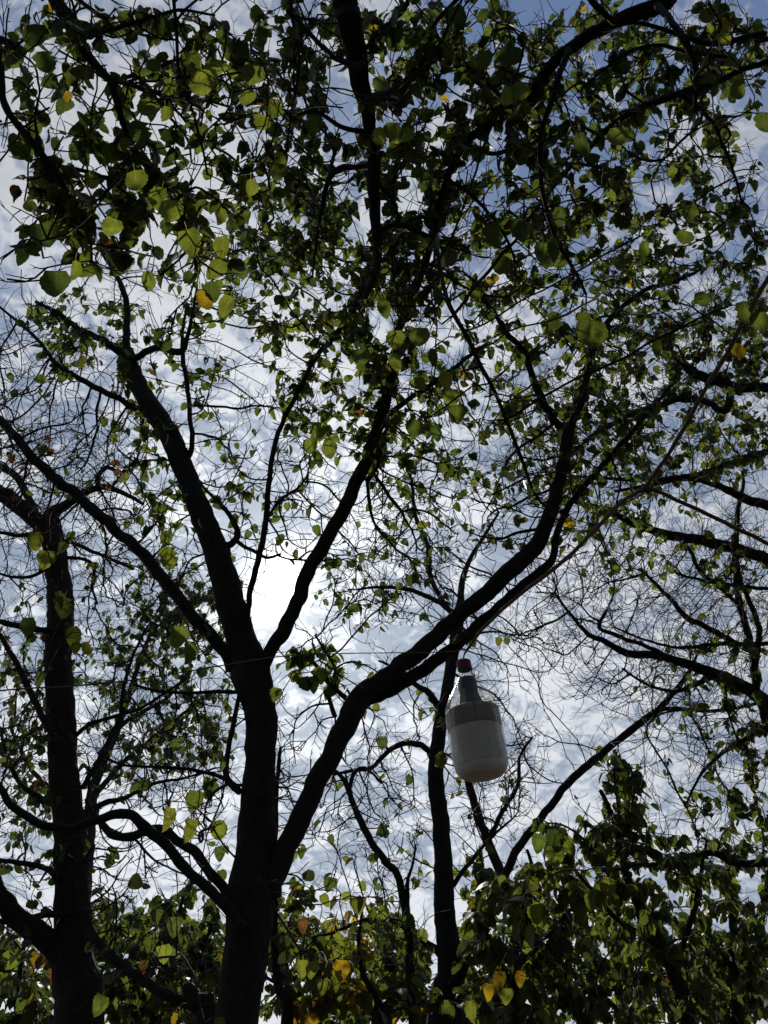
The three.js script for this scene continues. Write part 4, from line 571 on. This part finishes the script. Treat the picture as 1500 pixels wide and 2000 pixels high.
tree({ name: 'shrub', label: 'shrub with many yellow leaves just right of the big forked trunk at the bottom', category: 'shrub', group: 'shrubs along the bottom', leaf: HEART_LEAF, more: 1.2, spray: 0.3, fine: 0.2, seed: 101, step: 0.08, kill: 0.1, branches: 20, leafSize: 0.085, tropism: 0.15,
  limbs: [{ n: 'trunk', p: [[752, 2020, 22, 4.6], [744, 1965, 19], [720, 1925, 14], [706, 1890, 10], [700, 1840, 7], [708, 1780, 4]] }, { p: [[744, 1970, 10, 4.6], [680, 1930, 8], [640, 1880, 6], [610, 1830, 4]] }],
  clumps: [[650, 1890, 50, 50, 4.2, 4.9, 22, 2.8, YELLOW], [640, 1960, 60, 40, 4.2, 4.9, 20, 2.8, YELLOW], [600, 1900, 50, 60, 4.3, 5, 16, 2.2, GREEN], [700, 1850, 60, 50, 4.5, 5.2, 16, 2, LIGHT], [780, 1900, 70, 70, 4.6, 5.6, 30, 2.6, GREEN], [700, 1960, 60, 40, 4.5, 5.2, 16, 2.4, DARK], [590, 1970, 50, 40, 4.3, 5, 12, 2.4, YELLOW], [820, 1950, 60, 50, 4.8, 5.6, 20, 2.6, DARK]],
  singles: [[670, 1885, 38, 3.4, 4], [592, 1885, 36, 3.4, 6], [640, 1925, 32, 3.4, 6], [655, 1905, 38, 3.4, 6], [600, 1990, 40, 3.4, 4]] });
tree({ name: 'shrub', label: 'dark green shrub between the left edge trunk and the big forked trunk', category: 'shrub', group: 'shrubs along the bottom', leaf: HEART_LEAF, more: 1.2, spray: 0.3, fine: 0.2, seed: 103, step: 0.09, kill: 0.11, branches: 20, leafSize: 0.092, tropism: 0.1,
  limbs: [{ n: 'trunk', p: [[300, 2030, 24, 6], [305, 1960, 20], [320, 1880, 15], [345, 1800, 9], [360, 1740, 5]] }, { p: [[303, 1970, 12, 6], [250, 1900, 9], [220, 1840, 5]] }, { p: [[315, 1900, 12, 6], [390, 1850, 9], [420, 1790, 5]] }],
  clumps: [[360, 1770, 80, 50, 5.5, 6.5, 36, 3, DARK], [400, 1840, 60, 70, 5.5, 6.6, 36, 3.2, DARK], [290, 1840, 90, 60, 5.5, 6.5, 40, 3, DARK], [230, 1900, 60, 80, 5.6, 6.5, 34, 3, DARK], [340, 1930, 110, 70, 5.4, 6.6, 60, 3.2, DARK], [400, 1690, 30, 40, 5.6, 6.2, 6, 1.4, DARK], [205, 1750, 40, 40, 5.4, 6, 10, 2, GREEN]],
  singles: [[315, 1855, 34, 3.4, 2], [295, 1840, 30, 3.4, 0], [338, 1800, 38, 3.2, 7], [275, 1885, 26, 3.4, 5], [345, 1985, 26, 3.2, 4], [205, 1955, 40, 3.4, 0], [430, 1995, 30, 3, 2]] });
tree({ name: 'shrub', label: 'low shrub at the foot of the left edge tree, cut by the frame', category: 'shrub', group: 'shrubs along the bottom', leaf: HEART_LEAF, more: 1.2, spray: 0.3, fine: 0.2, seed: 107, step: 0.1, kill: 0.12, branches: 15, leafSize: 0.1,
  limbs: [{ n: 'trunk', p: [[40, 2040, 22, 6], [35, 1960, 16], [40, 1890, 9], [50, 1830, 5]] }],
  clumps: [[50, 1900, 80, 70, 5.4, 6.6, 40, 2.6, DARK], [40, 1970, 90, 50, 5.4, 6.4, 40, 3, DARK], [30, 1810, 50, 50, 5.6, 6.4, 10, 1.6, LIGHT], [100, 1870, 30, 40, 5.2, 5.8, 6, 1.6, YELLOW]] });
// a far thicket closes the gaps near the ground
tree({ name: 'shrub', label: 'far thicket seen small through the gaps left of the slim tree', category: 'shrub', group: 'shrubs along the bottom', leaf: HEART_LEAF, more: 1.8, spray: 0.3, fine: 0.2, seed: 109, step: 0.13, kill: 0.16, branches: 8, leafSize: 0.1, singleLeaves: 300,
  limbs: [{ n: 'trunk', p: [[640, 2040, 16, 8], [640, 1950, 12], [650, 1880, 6]] }, { p: [[640, 1980, 10, 8], [740, 1930, 7], [820, 1900, 4]] }, { p: [[640, 1980, 10, 8], [560, 1930, 7], [480, 1890, 4]] }],
  clumps: [[620, 1860, 90, 60, 7.5, 9.5, 135, 3, LIGHT], [760, 1860, 90, 70, 7.5, 9.5, 135, 3, GREEN], [680, 1970, 180, 50, 7.5, 9.5, 202, 3, GREEN], [570, 1800, 50, 60, 7.5, 9.5, 40, 2.4, LIGHT], [700, 1800, 60, 50, 7.5, 9.5, 30, 2, YELLOW], [650, 1900, 60, 60, 7.5, 9.5, 40, 2.4, YELLOW], [560, 1830, 60, 50, 7.5, 9.5, 58, 2.4, GREEN]] });
tree({ name: 'shrub', label: 'far thicket seen small behind the light green shrub at lower right', category: 'shrub', group: 'shrubs along the bottom', leaf: HEART_LEAF, more: 1.8, spray: 0.3, fine: 0.2, seed: 113, step: 0.13, kill: 0.16, branches: 8, leafSize: 0.1, singleLeaves: 300,
  limbs: [{ n: 'trunk', p: [[1060, 2040, 16, 8], [1060, 1950, 12], [1050, 1860, 6]] }, { p: [[1060, 1980, 10, 8], [1160, 1900, 7], [1260, 1860, 4]] }, { p: [[1060, 1980, 10, 8], [960, 1930, 7], [920, 1890, 4]] }],
  clumps: [[980, 1860, 100, 70, 7.5, 9.5, 135, 2.8, GREEN], [1120, 1840, 110, 80, 7.5, 9.5, 157, 3, GREEN], [1260, 1860, 120, 90, 7.5, 9.5, 180, 3, GREEN], [1060, 1960, 200, 50, 7.5, 9.5, 225, 3, GREEN], [1430, 1950, 110, 50, 7.5, 9.5, 80, 3, GREEN], [800, 1960, 120, 40, 7.5, 9.5, 80, 3, LIGHT], [1400, 1900, 120, 90, 7.5, 9.5, 180, 3, GREEN]] });
tree({ name: 'shrub', label: 'far thicket seen small between the dark shrub and the left edge trunk', category: 'shrub', group: 'shrubs along the bottom', leaf: HEART_LEAF, more: 1.8, spray: 0.3, fine: 0.2, seed: 127, step: 0.13, kill: 0.16, branches: 8, leafSize: 0.1, singleLeaves: 300,
  limbs: [{ n: 'trunk', p: [[260, 2040, 16, 8], [260, 1950, 12], [270, 1870, 6]] }, { p: [[260, 1980, 10, 8], [360, 1910, 7], [420, 1860, 4]] }, { p: [[260, 1980, 10, 8], [120, 1930, 7], [30, 1900, 4]] }],
  clumps: [[300, 1840, 130, 80, 7.5, 9.5, 180, 3, GREEN], [90, 1880, 110, 70, 7.5, 9.5, 135, 2.8, GREEN], [400, 1890, 60, 90, 7.5, 9.5, 112, 3, GREEN], [230, 1790, 90, 50, 7.5, 9.5, 60, 2.6, LIGHT], [200, 1960, 220, 60, 7.5, 9.5, 225, 3, GREEN]] });


// ---------------------------------------------------------------- the hanging lamp in its bottle, and the cords
{
  const ZL = 1.56, top = place(905, 1291, ZL, 'z').v;
  // where the lamp's foot shows in the photograph sets its small lean
  const lamp = thing('hanging_lamp', 'white and grey bulb lamp hanging inside a clear plastic bottle with a red cap', 'lamp', null, top);
  const L = 0.235, foot = place(928, 1512, ZL, 'z').v;
  const lean = Math.atan2(foot.x - top.x, L); lamp.rotation.z = lean;
  const plastic = (c, r, extra = {}) => new THREE.MeshPhysicalMaterial({ name: 'plastic', color: new THREE.Color().setRGB(...c), roughness: r, ...extra });
  const lathe = (pts, n = 64) => new THREE.LatheGeometry(pts.map(([r, y]) => new THREE.Vector2(r, y)), n);
  // milky diffuser: closed cup with rounded foot, y measured down from the cap's top
  const R = 0.0575, prof = [[0.0001, -L]]; for (let i = 0; i <= 4; i++) prof.push([0.030 * (i + 1) / 5, -L + 0.0006 * i * i / 4]);
  for (let i = 0; i <= 10; i++) { const a = i / 10 * Math.PI / 2; prof.push([R - 0.026 + 0.026 * Math.sin(a), -L + 0.002 + 0.026 * (1 - Math.cos(a))]); }
  prof.push([R, -0.19], [R - 0.0006, -0.16], [R - 0.001, -0.1415]);
  const specks = dataTexture(256, (u, v) => { const s = smooth(torus(u, v, 9, 9, 2), 0.62, 0.75) * smooth(torus(u, v, 2, 2, 5), 0.0, 0.4), q = 0.93 + 0.03 * torus(u, v, 2, 2, 8); return [q - 0.10 * s, q - 0.12 * s, q - 0.15 * s]; }, true);
  mesh('diffuser', lathe(prof), plastic([0.84, 0.81, 0.80], 0.6, { map: specks }), lamp).scale.set(0.88, 1, 0.88);
  // grey collar with upright grooves
  { const n = 320, rows = [[0.0570, -0.1418], [0.0588, -0.1400], [0.0590, -0.128], [0.0586, -0.108], [0.0580, -0.1055], [0.0540, -0.1035], [0.030, -0.100]], p = [], idx = [];
    rows.forEach(([r, y], k) => { for (let s = 0; s <= n; s++) { const a = s / n * Math.PI * 2, groove = k > 1 && k < 4 ? (((s * 40 / n) % 1) < 0.3 ? 0.0012 : 0) : 0; p.push(Math.cos(a) * (r - groove), y, Math.sin(a) * (r - groove)); } });
    for (let k = 0; k < rows.length - 1; k++) for (let s = 0; s < n; s++) { const a = k * (n + 1) + s, b = a + n + 1; idx.push(a, b, a + 1, b, b + 1, a + 1); }
    const g = new THREE.BufferGeometry(); g.setAttribute('position', new THREE.Float32BufferAttribute(p, 3)); g.setIndex(idx); g.computeVertexNormals();
    mesh('collar', g, plastic([0.30, 0.29, 0.265], 0.6), lamp).scale.set(0.88, 1, 0.88); }
  mesh('neck', lathe([[0.029, -0.1005], [0.0255, -0.094], [0.0205, -0.078], [0.0185, -0.070], [0.0185, -0.062]], 40), plastic([0.05, 0.05, 0.05], 0.6), lamp);
  { const pr = [[0.0178, -0.0635]]; for (let i = 0; i < 6; i++) pr.push([0.0192, -0.061 + i * 0.0035], [0.0182, -0.0593 + i * 0.0035]); pr.push([0.0175, -0.0385], [0.012, -0.036], [0.0001, -0.0355]); mesh('socket', lathe(pr, 32), plastic([0.045, 0.045, 0.045], 0.45), lamp); }
  // the bottle: thin clear plastic, dented shoulders, cut open below
  { const pr = [[0.0123, -0.010], [0.0125, -0.0225], [0.0150, -0.0232], [0.0150, -0.025], [0.0128, -0.0262], [0.0150, -0.034], [0.022, -0.046], [0.0330, -0.060], [0.0440, -0.074], [0.0520, -0.088], [0.0575, -0.102], [0.0604, -0.115], [0.0610, -0.135], [0.0612, -0.16], [0.0608, -0.185], [0.0598, -0.203], [0.0575, -0.214]];
    pr.forEach((q) => { q[0] *= lerp(1, 0.872, smooth(q[0], 0.018, 0.04)); });
    const g = lathe(pr, 96), a = g.attributes.position, nn = createNoise3D(makeRng(5));
    for (let i = 0; i < a.count; i++) { const x = a.getX(i), y = a.getY(i), z = a.getZ(i), r = Math.hypot(x, z), w = smooth(-y, 0.03, 0.055) * (1 - 0.85 * smooth(-y, 0.095, 0.12)); const d = 1 + w * (0.10 * (1 - Math.abs(nn(x * 38, y * 30, z * 38)) * 2) - 0.03 + 0.07 * nn(x * 17, y * 20, z * 17)); a.setXYZ(i, x * d, y, z * d); }
    g.computeVertexNormals();
    const film = dataTexture(128, (u, v) => 0.5 + 0.3 * torus(u, v, 2, 2, 4) + 0.2 * torus(u, v, 6, 5, 6));
    mesh('bottle', g, new THREE.MeshPhysicalMaterial({ name: 'clear plastic', color: new THREE.Color().setRGB(0.80, 0.80, 0.77), roughness: 0.14, specularIntensity: 0.6, transmission: 1, thickness: 0, ior: 1.57, side: THREE.DoubleSide, bumpMap: film, bumpScale: 0.0015 }), lamp); }
  { const n = 240, rows = [[0.0138, -0.0205], [0.0146, -0.020], [0.0146, -0.003], [0.0140, -0.0012], [0.0128, 0], [0.0020, 0]], p = [], idx = [];
    rows.forEach(([r, y], k) => { for (let s = 0; s <= n; s++) { const a = s / n * Math.PI * 2, q = k === 1 || k === 2 ? (((s * 60 / n) % 1) < 0.5 ? 0.0004 : 0) : 0; p.push(Math.cos(a) * (r - q), y, Math.sin(a) * (r - q)); } });
    for (let k = 0; k < rows.length - 1; k++) for (let s = 0; s < n; s++) { const a = k * (n + 1) + s, b = a + n + 1; idx.push(a, b, a + 1, b, b + 1, a + 1); }
    const g = new THREE.BufferGeometry(); g.setAttribute('position', new THREE.Float32BufferAttribute(p, 3)); g.setIndex(idx); g.computeVertexNormals();
    mesh('cap', g, plastic([0.11, 0.012, 0.018], 0.45), lamp); }

  const hemp = new THREE.MeshStandardMaterial({ name: 'cord', color: new THREE.Color().setRGB(0.20, 0.145, 0.10), roughness: 0.95, map: dataTexture(64, (u, v) => { const q = 0.75 + 0.2 * torus(u, v, 4, 8, 1); return [q, q * 0.97, q * 0.9]; }, true) });
  const twisted = (a, len, r) => 1 + 0.16 * Math.cos(3 * (a + len / (r * 9)));
  const line = (pts, step = 0.006) => spline(pts.map(([px, py, w, z]) => { const q = place(px, py, z, 'z'); return { v: q.v, r: w * q.z / FOC / 2 }; }), step);
  const knot = place(1258, 957, 1.95, 'z').v;
  const rope = thing('rope', 'tan cord from the lamp to a knot, with two strands running off to the right', 'rope', null, knot);
  const strand = (name, pts, extra = []) => { const b = new Builder(); const q = line(pts); b.tube(q, 9, { section: twisted, capStart: true }); for (let i = 0; i < b.p.length; i += 3) { b.p[i] -= knot.x; b.p[i + 1] -= knot.y; b.p[i + 2] -= knot.z; } mesh(name, b.geometry(true), hemp, rope); };
  strand('strand', [[905, 1291, 2.5, 1.56], [907, 1278, 3, 1.56], [916, 1264, 5.5, 1.57], [945, 1226, 6.5, 1.6], [1000, 1174, 7, 1.66], [1050, 1135, 7.5, 1.71], [1105, 1092, 8, 1.77], [1160, 1037, 8, 1.83], [1210, 985, 7.5, 1.9], [1240, 964, 7.5, 1.93], [1259, 956, 7.5, 1.95]]);
  strand('strand', [[1258, 958, 7.5, 1.95], [1270, 938, 7.5, 1.95], [1300, 895, 7.5, 1.95], [1335, 838, 8, 1.97], [1380, 755, 8, 2], [1420, 690, 8.5, 2.03], [1460, 612, 9, 2.06], [1505, 535, 9, 2.1], [1600, 370, 9, 2.15], [1750, 100, 9, 2.2]]);
  strand('strand', [[1258, 956, 7, 1.95], [1280, 958, 8, 1.95], [1320, 976, 7.5, 1.97], [1390, 1008, 8, 2], [1440, 1033, 8, 2.05], [1500, 1062, 8, 2.1], [1620, 1130, 8, 2.3], [1900, 1290, 8, 2.9]]);
  strand('tail', [[1255, 966, 3, 1.95], [1215, 985, 3, 1.93], [1170, 1010, 3, 1.9], [1172, 1045, 3, 1.9], [1180, 1072, 3, 1.9], [1184, 1076, 3, 1.9], [1180, 1060, 3, 1.89], [1168, 1030, 3, 1.88]]);
  { const b = new Builder(); for (const [r, dx, tilt, k] of [[0.0072, -0.004, 0.5, 1], [0.0075, 0.003, -0.7, 1.1], [0.0066, 0.011, 0.3, 1]]) { const pts = []; for (let i = 0; i <= 20; i++) { const a = i / 20 * Math.PI * 2.15; pts.push({ v: new THREE.Vector3(dx + Math.cos(a) * r * Math.sin(tilt) + i * 0.0002, Math.cos(a) * r * k, Math.sin(a) * r), r: 0.0038 }); } b.tube(pts, 9, { section: twisted, capStart: true }); } mesh('knot', b.geometry(true), hemp, rope); }
  const s0 = place(450, 1296, 2.3, 'z').v, string = thing('string', 'thin pale string stretched across the trunks at the left towards the hanging lamp', 'string', null, s0);
  { const b = new Builder(); b.tube(line([[-300, 1385, 3.4, 3], [0, 1349, 3.4, 2.75], [130, 1341, 3.4, 2.6], [260, 1328, 3.2, 2.45], [380, 1309, 3, 2.35], [450, 1297, 2.8, 2.25], [540, 1283, 2.4, 2.1], [650, 1277, 2.2, 1.95], [760, 1275, 2, 1.8], [850, 1274, 2, 1.68], [893, 1271, 2, 1.6], [912, 1268, 2, 1.57]], 0.02), 6, { capStart: true }); for (let i = 0; i < b.p.length; i += 3) { b.p[i] -= s0.x; b.p[i + 1] -= s0.y; b.p[i + 2] -= s0.z; } mesh('string_line', b.geometry(true), hemp, string); }
}


const renderer = new THREE.WebGLRenderer({ antialias: true });
renderer.toneMapping = THREE.LinearToneMapping;
renderer.toneMappingExposure = EXPOSURE;
renderer.shadowMap.enabled = true;
renderer.setSize(768, 1024);
renderer.render(scene, camera);
